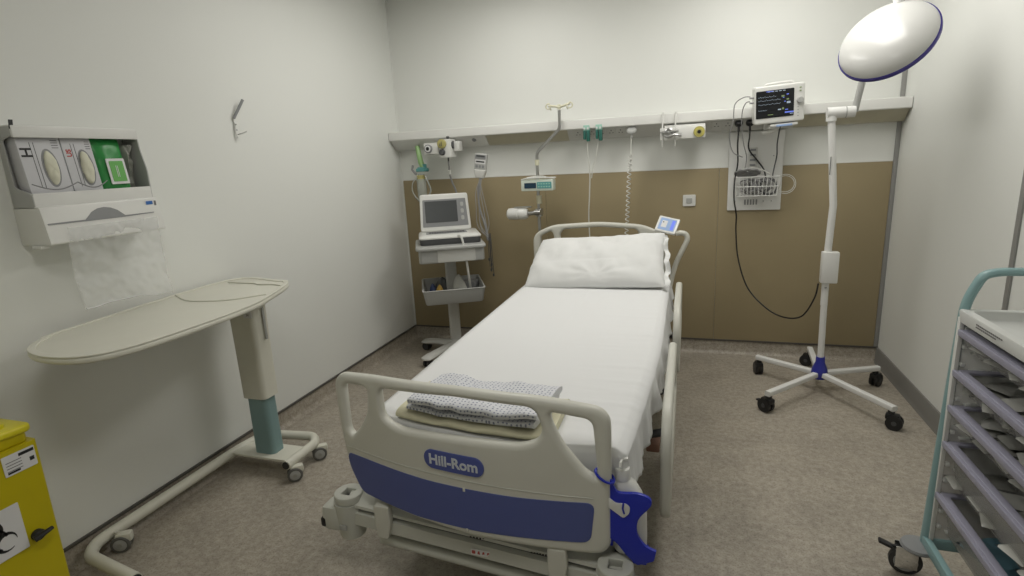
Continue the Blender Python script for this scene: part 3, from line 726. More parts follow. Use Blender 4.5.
# ---- folded linen
def folded(x0, x1, y0, y1, z0, n, th, seed, uvs, wob=.006, skew=0):
    """stack of n folds: closed slabs with rounded front edge and soft waves"""
    k = MB()
    for q in range(n):
        zb = z0+q*th; dx = random.Random(seed+q).uniform(-.008, .008); dy = random.Random(seed+9+q).uniform(-.006, .006)
        def f(u, v, zb=zb, dx=dx, dy=dy, q=q):
            # v goes round the section in y-z ; u across x
            a = 2*PI*v; cy = (y0+y1)/2; hy = abs(y1-y0)/2
            ca, sa = math.cos(a), math.sin(a)
            yy = cy+dy+hy*(abs(ca)**.35)*(1 if ca > 0 else -1); zz = zb+th/2+(th*.5)*(abs(sa)**.6)*(1 if sa > 0 else -1)
            x = x0+(x1-x0)*u+dx+skew*(yy-y0)
            w = wob*noise.noise(Vector((x*9, yy*7, seed+q*2)))+wob*.5*noise.noise(Vector((x*20, yy*16, seed)))
            return Vector((x, yy+foot_y(x)+2.735+.5*wob*noise.noise(Vector((x*8, q*3, seed))), zz+w*(.25 if q == 0 and sa < 0 else 1)))
        cum = [0.0]
        for j in range(32): cum.append(cum[-1]+(f(.5, (j+1)/32)-f(.5, j/32)).length)
        k.grid(f, 46, 33, uv=lambda a, b, cum=cum, q=q: (a*(x1-x0)+q*.013, cum[min(32, round(b*32))]))
        for u in (0, 1):
            vs = [k.bm.verts.new(f(u, j/32)) for j in range(32)]
            try: k.bm.faces.new(vs).material_index = k.cur
            except ValueError: pass
    return k
tag(folded(1.365, 1.905, -2.700, -2.43, .672, 1, .028, 3, 1, .010).build('folded_blanket', 'blanket', smooth=180), 'cream folded blanket under the printed gown at the bed foot', 'blanket')
k = folded(1.405, 1.850, -2.685, -2.44, .700, 2, .025, 21, 1, .014, skew=.10)
tag(k.build('folded_gown', 'gown', smooth=180), 'white gown with small blue print folded on the cream blanket', 'gown')

# ---- sanitiser bottle and bracket
by = -2.722
k = MB(); plate_o = smooth_loop([(2.066, .590), (2.080, .578), (2.092, .548), (2.112, .544), (2.150, .548), (2.182, .538), (2.188, .520), (2.176, .500)], 4, False)+smooth_loop([(2.176, .500), (2.152, .465), (2.150, .420), (2.172, .385), (2.202, .372)], 4, False)[1:]+round2([(2.202, .372), (2.196, .340), (2.150, .318), (2.120, .345), (2.095, .378), (2.066, .400)], .006, 3)[4:]
k.plate([plate_o], .012, .0015, T((0, by-.054, .020)) @ XZ)
k.box((2.074, by-.02, .47), (.014, .07, .17), .004); k.box((2.125, by, .332), (.10, .08, .012), .004)
brk = k.build('bottle_bracket', 'cobalt'); tag(brk, 'cobalt blue bracket clipped on the right corner of the footboard', 'bottle holder')
k = MB(); k.plate([round2([(2.068, .530), (2.092, .512), (2.118, .516), (2.130, .506), (2.128, .485), (2.112, .468), (2.068, .498)], .008, 4)], .004, .001, T((0, by-.062, .020)) @ XZ); k.build('hook_plate', 'trunk', brk)
k = MB(); k.tube([(2.112, by-.066, .537), (2.110, by-.066, .520), (2.114, by-.066, .505)], .0028, 6); k.build('hook_slot', 'cobalt', brk)
sbt = thing('sanitiser_bottle', 'white pump bottle held in the cobalt blue bracket on the footboard', 'pump bottle', (2.124, by, .348))
k = MB(); R = []
for z, w, d in ((0, .088, .066), (.008, .096, .074), (.05, .098, .076), (.13, .098, .076), (.175, .092, .070), (.20, .070, .056), (.212, .040, .036), (.218, .034, .034)):
    R.append([(x-.022*max(0, (z-.12)/.1), y, z+.018*max(0, (z-.12)/.1)) for x, y in rrect(w, d, min(w, d)*.42)])
k.rings(R); k.build('bottle_body', 'white', sbt)
k = MB(); k.lathe([(.023, .210), (.023, .240), (.021, .244), (.008, .245), (.006, .243), (.0055, .268), (0, .268)], T((-.022, 0, .018)), n=20); k.build('screw_cap', 'white', sbt)
k = MB(); k.box((-.022, 0, .290), (.034, .016, .011), .004); k.tube([(-.022, -.005, .290), (-.024, -.026, .289), (-.024, -.032, .280)], .004, 8); k.build('pump_head', 'white', sbt)

# ================================================================== IV POLE + things on it
iv = thing('drip_pole', 'cranked steel drip pole with ivory hooks rising behind the bed head', 'drip stand', (1.222, -.20, 0))
def Lx(p): return (p[0]-1.222, p[1]+.20, p[2])
k = MB(); k.tube([Lx(p) for p in fillet([(1.236, -.25, .42), (1.212, -.20, 1.0), (1.212, -.20, 1.52), (1.386, -.20, 1.675), (1.386, -.20, 1.80)], .03, 5)], .0115, 12); k.build('pole', 'steel', iv)
k = MB(); k.cyl((-.01, 0, 1.43), (-.01, 0, 1.47), .016); k.build('collar', 'ivory', iv)
k = MB(); k.cyl((-.004, 0, 1.155), (-.006, 0, 1.215), .019); k.build('collar', 'ivory', iv)
k = MB(); R = Vector((1.386-1.222, 0, 1.81))
k.box(R+Vector((0, 0, .012)), (.022, .022, .035), .005); k.tube([R+Vector((-.075, .0, .022)), R+Vector((-.03, 0, .018)), R+Vector((0, 0, .010)), R+Vector((.03, 0, .018)), R+Vector((.075, .0, .030))], .0085, 8, flat=1.5)
for s in (-1, 1):
    k.tube([R+Vector((s*(.075+.020*math.sin(a)), -.0, .026+.018*math.cos(a)-.006)) for a in [math.radians(q) for q in range(-20, 230, 25)]], .0048, 8)
    k.tube([R+Vector((s*(.060), -.022*math.sin(a), .012+.016*math.cos(a))) for a in [math.radians(q) for q in range(0, 230, 30)]], .0042, 8)
k.build('hook_bar', 'ivory', iv)
k = MB(); k.tube([(.01, -.05, .62), (.07, -.10, .60), (.06, -.12, .58)], .012, 8); k.build('bed_clamp', 'steel', iv)
# infusion pump
ip = thing('infusion_pump', 'flat mint infusion pump with teal keypad clamped on the drip pole', 'infusion pump', (1.228, -.25, 1.292))
k = MB(); k.box((0, 0, 0), (.236, .09, .078), .008); k.build('case', 'pump', ip)
k = MB(); k.plate([rrect(.088, .038, .004, -.048, -.001)], .003, 0, T((0, -.0465, 0)) @ XZ); k.build('display', 'navyscreen', ip)
k = MB(); k.m('tealpanel').plate([rrect(.106, .046, .004, .055, 0)], .003, 0, T((0, -.0462, 0)) @ XZ); k.m('mintplug')
for q in range(5):
    for z in (-.010, .010): k.plate([rrect(.011, .009, .003, .016+.019*q, z)], .002, 0, T((0, -.0480, 0)) @ XZ)
k.build('keypad', None, ip)
k = MB()
k.tube(fillet([(-.125, -.035, .040), (-.06, -.05, .054), (.06, -.05, .054), (.135, -.035, .048), (.12, .04, .050), (-.11, .04, .045)], .03, 4, True), .0045, 6, closed=True)
k.tube([(-.07, -.04, .055), (-.03, .03, .060), (.03, .03, .060), (.07, -.04, .055)], .0045, 6); k.build('syringe_cradle', 'trunk', ip)
# suction / reading lamp canister clamped to pole
cl = thing('clamp_canister', 'short white cylinder clamped sideways on the drip pole', 'canister', (1.105, -.22, 1.085))
cl.scale = (1.2, 1.2, 1.2)
k = MB(); k.lathe([(0, -.072), (.022, -.070), (.034, -.060), (.036, -.03), (.036, .0), (.033, .002), (.033, .010), (.036, .012), (.034, .05), (.026, .062), (0, .064)], T((-.04, -.0, 0)) @ Matrix.Rotation(PI/2, 4, 'Y')); k.build('cylinder_body', 'white', cl)
k = MB(); k.cyl((-.06, -.01, .038), (.05, -.01, .042), .006); k.build('handle_bar', 'chrome', cl)
k = MB(); k.box((.095, .0, .006), (.040, .055, .050), .008); k.cyl((.02, 0, 0), (.09, 0, .004), .013); k.cyl((.075, -.045, .010), (.115, -.045, .010), .014); k.cyl((.095, -.05, .01), (.095, 0, .01), .008); k.build('clamp', 'steel', cl)

# ================================================================== WALL GAS ITEMS, LEFT
su = thing('suction_unit', 'white suction controller with two round gauges under the left end of the trunking', 'suction unit', (.455, -.185, 1.59))
k = MB(); k.box((-.065, .01, .0), (.125, .10, .085), .010); k.build('inlet_block', 'white', su)
k = MB(); k.box((.055, .0, -.005), (.095, .11, .135), .010); k.box((.125, .035, .01), (.05, .08, .075), .010); k.build('regulator_body', 'white', su)
k = MB(); k.m('midgrey').lathe([(.032, 0), (.032, .012), (.022, .016), (.022, .010), (0, .010)], T((-.085, -.040, .0)) @ XZ); k.m('label').lathe([(.024, .010), (.024, .0165), (.014, .018)], T((-.085, -.040, .0)) @ XZ); k.m('black').lathe([(.013, .010), (.013, .020), (0, .020)], T((-.085, -.040, .0)) @ XZ); k.build('outlet_port', None, su)
k = MB(); k.m('gaugey').lathe([(.034, 0), (.034, .020), (.028, .024), (0, .024)], T((.038, -.054, .030)) @ XZ); k.m('dark').box((.042, -.080, .030), (.004, .004, .034), .001); k.box((.030, -.080, .022), (.004, .004, .02), .001); k.build('gauge_dial', None, su)
k = MB(); k.lathe([(.023, 0), (.023, .020), (.018, .026), (0, .026)], T((.036, -.054, -.032)) @ XZ); k.build('control_knob', 'dark', su)
k = MB(); k.cyl((.100, -.01, .02), (.112, -.01, .02), .028); k.build('side_knob', 'dark', su)
k = MB(); k.cyl((.055, 0, -.072), (.055, 0, -.10), .006); k.box((.062, 0, .075), (.02, .02, .02), .005); k.build('hose_barb', 'dark', su)
k = MB(); k.tube(smooth_loop([(.51, -.185, 1.49), (.505, -.17, 1.45), (.492, -.14, 1.40), (.495, -.11, 1.33), (.51, -.08, 1.25), (.515, -.06, 1.10), (.50, -.05, .96)], 5, False), .0075, 8)
tag(k.build('suction_hose', 'cablegrey'), 'thin grey hose hanging from the gauge unit behind the trolley screen', 'hose')
k = MB(); k.cyl((.495, -.145, 1.395), (.497, -.158, 1.425), .011); tag(k.build('hose_connector', 'white'), 'small white connector on the grey suction hose', 'connector')
# oxygen flowmeter with green tube and bottle
fm = thing('oxygen_flowmeter', 'green-tubed oxygen flowmeter hanging in the back left corner', 'flowmeter', (.262, -.13, 1.40))
fm.scale = (1.12, 1.12, 1.12)
k = MB(); k.tube([(-.040, .02, .195), (-.012, -.0, .08), (.004, 0, .045)], .017, 12, radii=[.015, .020, .020]); k.build('flow_tube', 'greenpl', fm)
k = MB(); k.box((-.005, 0, .035), (.058, .05, .032), .008); k.cyl((.012, -.0, .02), (.012, 0, .070), .017); k.cyl((-.05, 0, .03), (.04, 0, .03), .012); k.build('valve_block', 'tealpanel', fm)
k = MB(); k.lathe([(.0, -.16), (.030, -.158), (.034, -.15), (.034, -.03), (.026, -.01), (.022, .012), (0, .012)], T((-.020, 0, -.01))); k.build('humidifier_jar', 'tubing', fm)
k = MB(); k.lathe([(.030, -.03), (.031, .005), (.015, .01)], T((-.02, 0, -.012))); k.build('jar_lid', 'gaugey', fm)
k = MB(); k.tube([(-.075, 0, .065), (-.082, -.005, .035), (-.055, 0, .0)], .009, 8); k.build('spout', 'cablegrey', fm)
k = MB()
for q, (dx, ph) in enumerate(((-.08, 0), (.055, 1), (.06, 2), (-.03, 3))):
    k.tube(smooth_loop([(dx*.4, -.02, -.01), (dx, -.035, -.06-.01*q), (dx*1.15, -.03, -.13), (dx*.6, -.04, -.19), (dx*.2+.02*math.sin(ph), -.03, -.23), (dx*.9, -.04, -.17)], 5, False), .0045, 7)
tag(k.build('oxygen_tubing', 'tubing', loc=(.262, -.13, 1.40)), 'loose coils of clear tubing around the oxygen flowmeter', 'tubing')

# ================================================================== ECG TROLLEY
RZ = math.radians(27)
et = thing('ecg_trolley', 'grey two-tier trolley on a central post left of the bed head', 'trolley', (.56, -.395, 0), RZ)
def basket(k, w0, d0, w1, d1, z0, z1, th=.012):
    """open tray: outer and inner skins"""
    R = []
    for z, w, d in ((z0+.004, w0-.01, d0-.01), (z0+.012, w0, d0), (z1-.004, w1, d1), (z1, w1+.010, d1+.010), (z1+.004, w1+.006, d1+.006), (z1+.004, w1-th*1.2, d1-th*1.2), (z0+.02, w0-th*2, d0-th*2), (z0+.014, w0-th*2.4, d0-th*2.4)):
        R.append([(x, y, z) for x, y in rrect(w, d, .022, n=4)])
    k.rings(R); return k
k = MB(); k.plate([rrect(.50, .50, .04)], .026, .009, T((0, 0, .892))); k.plate([rrect(.47, .45, .03)], .10, .010, T((.003, 0, .835))); k.build('worktop', 'grey', et)
k = MB(); k.plate([round2([(-.10, .0), (.17, .0), (.17, .10), (-.10, .10)], .01)], .006, .002, T((.0, -.228, .790)) @ XZ); k.build('drawer_front', 'trunkface', et)
k = basket(MB(), .42, .44, .45, .47, .475, .585); bk = k.build('storage_tray', 'grey', et)
column_e = MB(); column_e.rings([[(x, y+.09, z) for x, y in rrect(.085, .06, .018)] for z in (.07, .82)]); column_e.build('post', 'trunkface', et)
k = MB(); k.box((0, .123, .45), (.03, .012, .70), .003); k.build('post_groove', 'midgrey', et)
def leg(ax, ay):
    k = MB(); d = Vector((ax, ay, 0)).normalized(); s_ = d.cross(Vector((0, 0, 1))); Lg = Vector((ax, ay, 0)).length
    R = []
    for t_, w_, h_, zc in ((0, .065, .055, .085), (.3, .05, .05, .085), (.62, .038, .05, .080), (.85, .050, .045, .074), (1, .046, .03, .070), (1.04, .02, .015, .068)):
        c = d*(Lg*t_)+Vector((0, .05, zc)); R.append([c+s_*(w_*math.cos(2*PI*j/12))+Vector((0, 0, h_*.5*math.sin(2*PI*j/12))) for j in range(12)])
    k.rings(R); lg = k.build('base_leg', 'trunkface', et)
    k = MB(); c = d*(Lg*.93)+Vector((0, .05, 0))
    for q in (-1, 1): k.cyl(c+s_*q*.010+Vector((0, 0, .030)), c+s_*q*.026+Vector((0, 0, .030)), .030)
    k.build('caster', 'rubber', lg)
for a in ((-.25, -.25), (.25, -.25), (-.25, .19), (.22, .17)): leg(*a)
# ECG machine
em = thing('ecg_machine', 'white laptop-style heart tracing machine open on top of the grey trolley', 'ecg machine', (.555, -.375, .906), RZ)
k = MB(); R = []
for z, w, d, cy in ((0, .43, .33, 0), (.006, .44, .335, 0), (.045, .445, .335, 0)): R.append([(x, y+cy, z) for x, y in rrect(w, d, .03)])
k.rings(R); k.build('lower_body', 'dark', em)
k = MB(); R = []
for z, w, d, cy in ((.043, .450, .340, 0), (.052, .452, .342, 0), (.066, .43, .32, .005), (.070, .40, .29, .01)): R.append([(x, y+cy, z) for x, y in rrect(w, d, .03)])
k.rings(R); k.build('upper_body', 'white', em)
k = MB(); k.m('midgrey').plate([rrect(.30, .12, .01)], .004, .001, T((-.02, -.03, .0705))); k.m('dark')
for q in range(14):
    for r_ in range(4): k.plate([rrect(.014, .012, .002, -.142+.019*q, -.058+.019*r_)], .003, 0, T((0, 0, .0735)))
k.build('keyboard', None, em)
LM = T((-.015, .075, .070)) @ Matrix.Scale(1.08, 4) @ Matrix.Rotation(math.radians(-14), 4, 'X') @ XZ
k = MB(); k.plate([round2([(-.178, .0), (.178, .0), (.168, .262), (-.168, .262)], .018)], .026, .008, LM); k.box((0, .10, .080), (.16, .03, .03), .006); lid = k.build('screen_lid', 'white', em)
k = MB(); k.plate([round2([(-.160, .030), (.160, .030), (.150, .222), (-.150, .222)], .006)], .003, 0, LM @ T((0, 0, .0135))); k.build('bezel', 'midgrey', lid)
k = MB(); k.plate([rrect(.225, .150, .004, -.025, .135)], .003, 0, LM @ T((0, 0, .0155))); k.build('display', 'lcd', lid)
k = MB(); [k.plate([rrect(.022, .030, .008, .122, .085+.048*q)], .003, .001, LM @ T((0, 0, .0155))) for q in range(3)]; k.build('soft_key', 'grey', lid)
k = MB(); k.plate([rrect(.010, .006, .001, 0, .022)], .002, 0, LM @ T((0, 0, .0145))); k.build('status_light', 'label', lid)
k = MB(); k.tube(smooth_loop([(.06, -.165, .055), (.075, -.20, .052), (.09, -.215, -.02), (.10, -.222, -.12), (.11, -.21, -.24), (.12, -.16, -.33), (.115, -.10, -.36)], 6, False), .0095, 10, flat=.8); k.build('lead_cable', 'trunk', em)
k = MB(); k.box((.06, -.158, .056), (.022, .03, .018), .005); k.build('lead_plug', 'white', em)
# patient lead module on its arm
lm = thing('lead_module', 'grey hand-sized patient lead module held upright above the trolley', 'lead module', (.795, -.25, 1.45))
MR = T((0, 0, 0)) @ Matrix.Rotation(math.radians(8), 4, 'Y') @ XZ
k = MB(); k.plate([round2([(-.045, -.04), (.045, -.04), (.050, .085), (-.050, .085)], .014)], .035, .010, MR); k.build('module_case', 'grey', lm)
k = MB(); k.plate([round2([(-.050, -.03), (.050, -.03), (.032, -.095), (-.032, -.095)], .012)], .045, .010, MR); k.build('connector_shroud', 'trunkface', lm)
k = MB(); k.m('midgrey').plate([rrect(.080, .028, .004, 0, .060)], .003, 0, MR @ T((0, 0, .018))); k.m('dark').plate([rrect(.066, .012, .002, 0, .066)], .002, 0, MR @ T((0, 0, .020)))
k.m('label').plate([rrect(.080, .030, .003, 0, .025)], .002, 0, MR @ T((0, 0, .018))); k.m('ink').plate([rrect(.066, .010, .004, 0, .026)], .002, 0, MR @ T((0, 0, .0195)))
k.m('midgrey'); [k.plate([rrect(.018, .020, .007, -.024+.024*q, -.008)], .002, 0, MR @ T((0, 0, .0185))) for q in range(3)]; k.build('front_label', None, lm)
k = MB(); k.tube(smooth_loop([(-.01, .0, -.09), (-.03, .01, -.16), (-.04, .02, -.30), (.0, .02, -.46), (.02, .0, -.56)], 5, False), .008, 8); k.build('support_arm', 'cablegrey', lm)
k = MB()
for q in range(6):
    a = q*1.05; dx = .045*math.cos(a)
    k.tube(smooth_loop([(.004*q-.012, -.012, -.09), (dx*.5-.02, -.02, -.18), (dx*.8-.01, -.02-.01*(q % 2), -.30), (dx+.0, -.02, -.42-.01*q), (.03+.006*q, -.03, -.50-.015*q)], 5, False), .0026, 6)
k.build('electrode_leads', 'cablegrey', lm)
k = MB()
for q in range(4):
    x = .045+.010*(q % 2); k.tube([(x, -.03, -.50), (x+.006*q-.01, -.035, -.62-.03*q), (x-.008+.006*q, -.03, -.76-.02*q)], .0025, 6)
    k.box((x-.01+.006*q, -.032, -.70-.04*q), (.012, .012, .022), .003)
k.build('electrode_clips', 'dark', lm)
# contents of lower tray
def tloc(x, y, z): 
    v = Matrix.Rotation(RZ, 3, 'Z') @ Vector((x, y, 0)); return (.56+v.x, -.395+v.y, z)
def bag(w, h, d, col, seed):
    k = MB(); 
    def f(u, v):
        a = 2*PI*u; t_ = v; r = (1-t_)**.6*(1 if t_ > .05 else .85) if t_ < 1 else 0.0
        return Vector((w/2*r*math.cos(a)*(1+.15*noise.noise(Vector((a, t_*4, seed)))), d/2*r*math.sin(a)*(1+.2*noise.noise(Vector((a*1.5, t_*3, seed+4)))), h*t_))
    k.grid(f, 25, 14); return k
tag(bag(.15, .165, .12, 'packetfilm', 2).build('gel_pouch', 'packet', loc=tloc(.05, -.02, .491)), 'pale peaked paper bag standing mid tray on the trolley', 'bag')
tag(MB().box((0, 0, .03), (.035, .03, .06), .008).build('cream_tube', 'white', loc=tloc(.03, -.13, .490)), 'small white tub in front of the peaked paper bag', 'tub')
k = bag(.08, .10, .07, '', 5); k.build('packet', 'bluebot', loc=tloc(-.15, .03, .491)); tag(bpy.data.objects['packet'], 'dark blue crumpled packet at the left end of the trolley tray', 'packet')
k = bag(.10, .115, .08, '', 8); o = k.build('packet', 'amber', loc=tloc(-.10, -.10, .491)); tag(o, 'amber crumpled packet beside the dark blue one in the tray', 'packet')
k = bag(.17, .125, .10, '', 11); o = k.build('packet', 'dark', loc=tloc(-.07, .12, .491)); tag(o, 'black crumpled pouch at the back of the trolley tray', 'pouch')
k = MB(); k.box((0, 0, .045), (.11, .11, .09), .01); o = k.build('electrode_pouch', 'midgrey', loc=tloc(.14, .08, .491)); tag(o, 'mid grey box at the right end of the trolley tray', 'box')

# ================================================================== TRUNKING ITEMS: plugs, cords
def plug(x, label):
    t = thing('call_plug', label, 'plug', (x, -.138, 1.640), 0, 'green plugs in the trunking')
    k = MB(); k.box((0, 0, .030), (.046, .05, .040), .006); k.box((0, .012, .052), (.030, .02, .02), .004); k.build('plug_collar', 'mintplug', t)
    k = MB(); k.box((-.013, -.018, -.018), (.018, .030, .062), .006); k.box((.012, -.018, -.024), (.024, .034, .075), .007); k.build('plug_body', 'greenplug', t)
    k = MB(); k.box((-.012, -.036, .026), (.012, .006, .014), .002); k.box((.012, -.036, .026), (.012, .006, .014), .002); k.build('status_light', 'label', t)
plug(1.568, 'left one of two green plugs hanging side by side from the trunking')
plug(1.655, 'right one of two green plugs hanging side by side from the trunking')
k = MB(); k.tube(smooth_loop([(1.570, -.150, 1.585), (1.572, -.14, 1.48), (1.580, -.12, 1.36), (1.572, -.10, 1.20), (1.562, -.09, 1.03), (1.57, -.09, .80), (1.57, -.09, .60)], 6, False), .0045, 7)
tag(k.build('straight_cord', 'cablewhite'), 'straight ivory cord hanging from the left green plug behind the bed', 'cord')
k = MB(); k.tube(smooth_loop([(1.650, -.150, 1.585), (1.635, -.14, 1.50), (1.605, -.12, 1.40), (1.590, -.105, 1.32)], 6, False), .0035, 7)
tag(k.build('short_cord', 'cablewhite'), 'short thin ivory cord slanting down from the right green plug', 'cord')
hs = thing('coiled_cord', 'coiled white call cord hanging from a round grey socket in the trunking', 'cord', (1.878, -.135, 1.62))
k = MB(); k.lathe([(.034, 0), (.034, .012), (.026, .020), (0, .022)], T((0, 0, .012)) @ Matrix.Rotation(math.radians(50), 4, 'X')); k.cyl((0, -.01, .01), (0, -.012, -.035), .008); k.build('socket_cap', 'grey', hs)
pts = [(0, -.012, -.03), (-.004, -.012, -.08), (-.006, -.012, -.14)]
n = 300
for q in range(n):
    a = q/n*2*PI*17; z = -.15-.56*q/n; pts.append((-.010-.025*q/n+.0125*math.cos(a), -.012+.0125*math.sin(a), z))
k = MB(); k.tube(pts, .0034, 6); k.build('coil', 'cablewhite', hs)
# oxygen bracket right of centre
ox = thing('medical_gas_outlet', 'white gas outlet block with yellow ring under the middle of the trunking', 'gas outlet', (2.225, -.195, 1.597))
k = MB(); k.box((.003, .01, .0), (.262, .09, .076), .008); k.box((.003, .05, .03), (.262, .05, .05), .006); k.build('housing', 'white', ox)
k = MB(); k.m('gaugey').lathe([(.035, 0), (.036, .010), (.032, .014), (.028, .012)], T((.095, -.035, 0)) @ XZ); k.m('yellowring').lathe([(.029, .004), (.029, .013), (.020, .014)], T((.095, -.035, 0)) @ XZ); k.m('gaugey').lathe([(.0205, .004), (.020, .018), (.012, .018), (.012, .004)], T((.095, -.035, 0)) @ XZ); k.m('black').lathe([(.012, .004), (.012, .012), (0, .012)], T((.095, -.035, 0)) @ XZ); k.build('outlet_ring', None, ox)
vb = thing('valve_bracket', 'chrome valve on a pair of upright rods clipped over the trunking', 'gas valve', (2.13, -.235, 1.599))
for x in (-.042, .040):
    k = MB(); k.tube(fillet([(x, .105, .135), (x, .065, .136), (x, .055, .12), (x, .0, .02), (x, -.002, -.085)], .02, 4), .0048, 8); k.build('bracket_rod', 'trunkface', vb)
k = MB(); k.box((0, .012, -.005), (.115, .02, .078), .004); k.build('back_plate', 'trunk', vb)
k = MB(); k.lathe([(.033, 0), (.034, .012), (.026, .018), (.024, .012), (.012, .012), (.012, .026), (0, .028)], T((0, .0, 0)) @ XZ); k.cyl((-.055, -.016, .006), (.062, -.016, .012), .0065); k.tube([(-.03, -.024, -.014), (0, -.03, -.02), (.035, -.026, -.010), (.072, -.02, -.016)], .0065, 8); k.build('valve_wheel', 'steel', vb)
k = MB(); k.cyl((.058, -.018, -.014), (.080, -.018, -.016), .011); k.build('valve_nozzle', 'steel', vb)

# ================================================================== MONITOR STATION
bp_ = thing('monitor_backplate', 'tall white metal mounting plate on the wall below the patient monitor', 'mounting plate', (2.690, -.009, 1.06))
k = MB(); k.plate([rrect(.338, .525, .006, 0, .2625)], .012, .002, T((0, -.006, 0)) @ XZ); k.build('plate', 'powder', bp_)
k = MB(); k.box((-.02, -.020, .27), (.055, .016, .30), .003); k.build('slotted_channel', 'trunkface', bp_)
k = MB(); 
for q in range(9): k.box((-.02, -.0285, .14+.033*q), (.036, .002, .014), .0005)
for q in range(5): k.box((-.055+.018*q, -.0125, .055), (.010, .002, .036), .0005)
k.build('vent_slot', 'midgrey', bp_)
k = MB(); [k.lathe([(0, .003), (.003, .002), (.004, 0)], T((x, -.012, z)) @ XZ, 10) for x, z in ((-.12, .06), (.11, .06), (-.04, .36), (.11, .36), (.06, .06))]; k.build('screws', 'midgrey', bp_)
wb = thing('wire_basket', 'white wire basket full of grey leads hung on the mounting plate', 'wire basket', (2.693, -.025, 1.165))
bw_, bd_, bh_ = .275, .125, .125
for z, s in ((0, .9), (.062, .96), (bh_, 1.0)):
    k = MB(); k.tube(fillet([(-bw_/2*s, -.0, z), (-bw_/2*s, -bd_*s, z), (bw_/2*s, -bd_*s, z), (bw_/2*s, 0, z)], .02, 4, True), .0032 if z else .0026, 6, closed=True); k.build('hoop_wire', 'powder', wb)
k = MB()
for q in range(12):
    x = -bw_/2+bw_*q/11; k.tube([(x, -bd_, bh_), (x*.9, -bd_*.9, 0), (x*.9, 0, 0)], .0020, 6)
for q in range(1, 5):
    y = -bd_*q/5
    for s in (-1, 1): k.tube([(s*bw_/2, y, bh_), (s*bw_/2*.9, y*.9, 0)], .0020, 6)
k.build('upright_wires', 'powder', wb)
# leads in basket
k = MB()
rnd = random.Random(4)
for q in range(10):
    c = Vector((rnd.uniform(-.075, .06), -.060, .056+.012*rnd.random())); rx = rnd.uniform(.025, .055); rz_ = rnd.uniform(.030, .048); ph = rnd.uniform(0, 6); ty = rnd.uniform(-.3, .3)
    k.tube([c+Vector((rx*math.cos(a), .035*math.sin(a*2+ph)+ty*.02, rz_*math.sin(a))) for a in [2*PI*j/36 for j in range(36)]], .0042, 6, closed=True)
tag(k.build('coiled_leads', 'cablegrey', loc=(2.693, -.025, 1.165)), 'tangle of grey monitor leads filling the wire basket', 'leads')
k = MB()
for q in range(3):
    k.tube([Vector((.078+(.050+.006*q)*math.cos(a), -.06+.010*q+.018*math.sin(a), .055+(.045+.004*q)*math.sin(a))) for a in [2*PI*j/36 for j in range(36)]], .0046, 6, closed=True)
tag(k.build('black_leads', 'dark', loc=(2.693, -.025, 1.165)), 'black lead coiled in the right half of the wire basket', 'leads')
k = MB(); k.tube([Vector((.062*math.cos(a), 0.01*math.sin(a), .062*math.sin(a))) for a in [2*PI*j/40 for j in range(40)]], .0022, 6, closed=True)
k.tube([Vector((.055*math.cos(a), .012+0.01*math.sin(a), .052*math.sin(a))) for a in [2*PI*j/40 for j in range(40)]], .0022, 6, closed=True)
tag(k.build('tubing_loop', 'cablewhite', loc=(2.872, -.085, 1.235)), 'white tubing loop bulging out of the right end of the wire basket', 'tubing')
# oval coil resting on basket rim (blood pressure cuff)
k = MB(); 
def f(u, v):
    a = 2*PI*u; r = .15+.85*v
    return Vector((.078*r*math.cos(a), -.038*r*math.sin(a)-.01, .026*r*math.sin(a)+.012*(1-v)+.003*math.sin(a*9)))
k.grid(f, 41, 8); k.tube([f(j/40, 1) for j in range(40)], .0035, 6, closed=True)
tag(k.build('pressure_cuff', 'cablegrey', solid=.004, loc=(2.635, -.085, 1.315)), 'rolled grey pressure cuff lying over the left end of the wire basket', 'cuff')
k = MB(); k.tube(smooth_loop([(2.60, -.09, 1.337), (2.66, -.10, 1.347), (2.72, -.11, 1.335), (2.77, -.12, 1.305)], 5, False), .004, 7)
tag(k.build('cuff_hose', 'cablewhite'), 'short white hose leading from the pressure cuff into the basket', 'hose')
# patient monitor
pm = thing('patient_monitor', 'white patient monitor with dark waveform screen mounted above the trunking', 'patient monitor', (2.775, -.29, 1.733), math.radians(3))
pm.rotation_euler[0] = math.radians(6); pm.rotation_euler[1] = math.radians(-3)
k = MB(); k.m('white').plate([rrect(.280, .222, .014)], .10, .008, T((0, .02, 0)) @ XZ); k.build('housing', None, pm)
k = MB(); k.tube(fillet([(-.08, .0, .112), (-.07, .0, .120), (.07, .0, .122), (.08, 0, .108)], .012, 4), .007, 8); k.build('carry_handle', 'white', pm)
k = MB(); k.plate([rrect(.212, .160, .006, -.026, .004)], .003, 0, T((0, -.031, 0)) @ XZ); scn = k.build('screen', 'screen', pm)
SM = T((0, -.0332, 0)) @ XZ
k = MB()
rnd = random.Random(3)
k.m('scrline')
for (z, w) in ((.046, .10), (.026, .125), (.004, .125), (-.030, .05)):
    pts = [(-.120+w*j/40, z+(.006*math.exp(-((j % 10-5)/1.0)**2) if z > .02 else .002*math.sin(j*.8))) for j in range(41)]
    for a, b_ in zip(pts, pts[1:]): k.plate([[a, b_, (b_[0], b_[1]+.0013), (a[0], a[1]+.0013)]], .0006, 0, SM)
for q in range(5): k.plate([rrect(.014, .004, .001, -.06+.021*q, .076)], .0006, 0, SM)
k.build('trace_line', None, scn)
for x, z, w, h in ((.044, .052, .012, .006), (.040, -.036, .016, .005), (.055, -.052, .050, .008), (-.055, .078, .04, .004), (.022, .035, .008, .004), (.03, .012, .008, .004)):
    k = MB(); k.plate([rrect(w, h, .001, x, z)], .0006, 0, SM); k.build('numeric_readout', 'scrblue', scn)
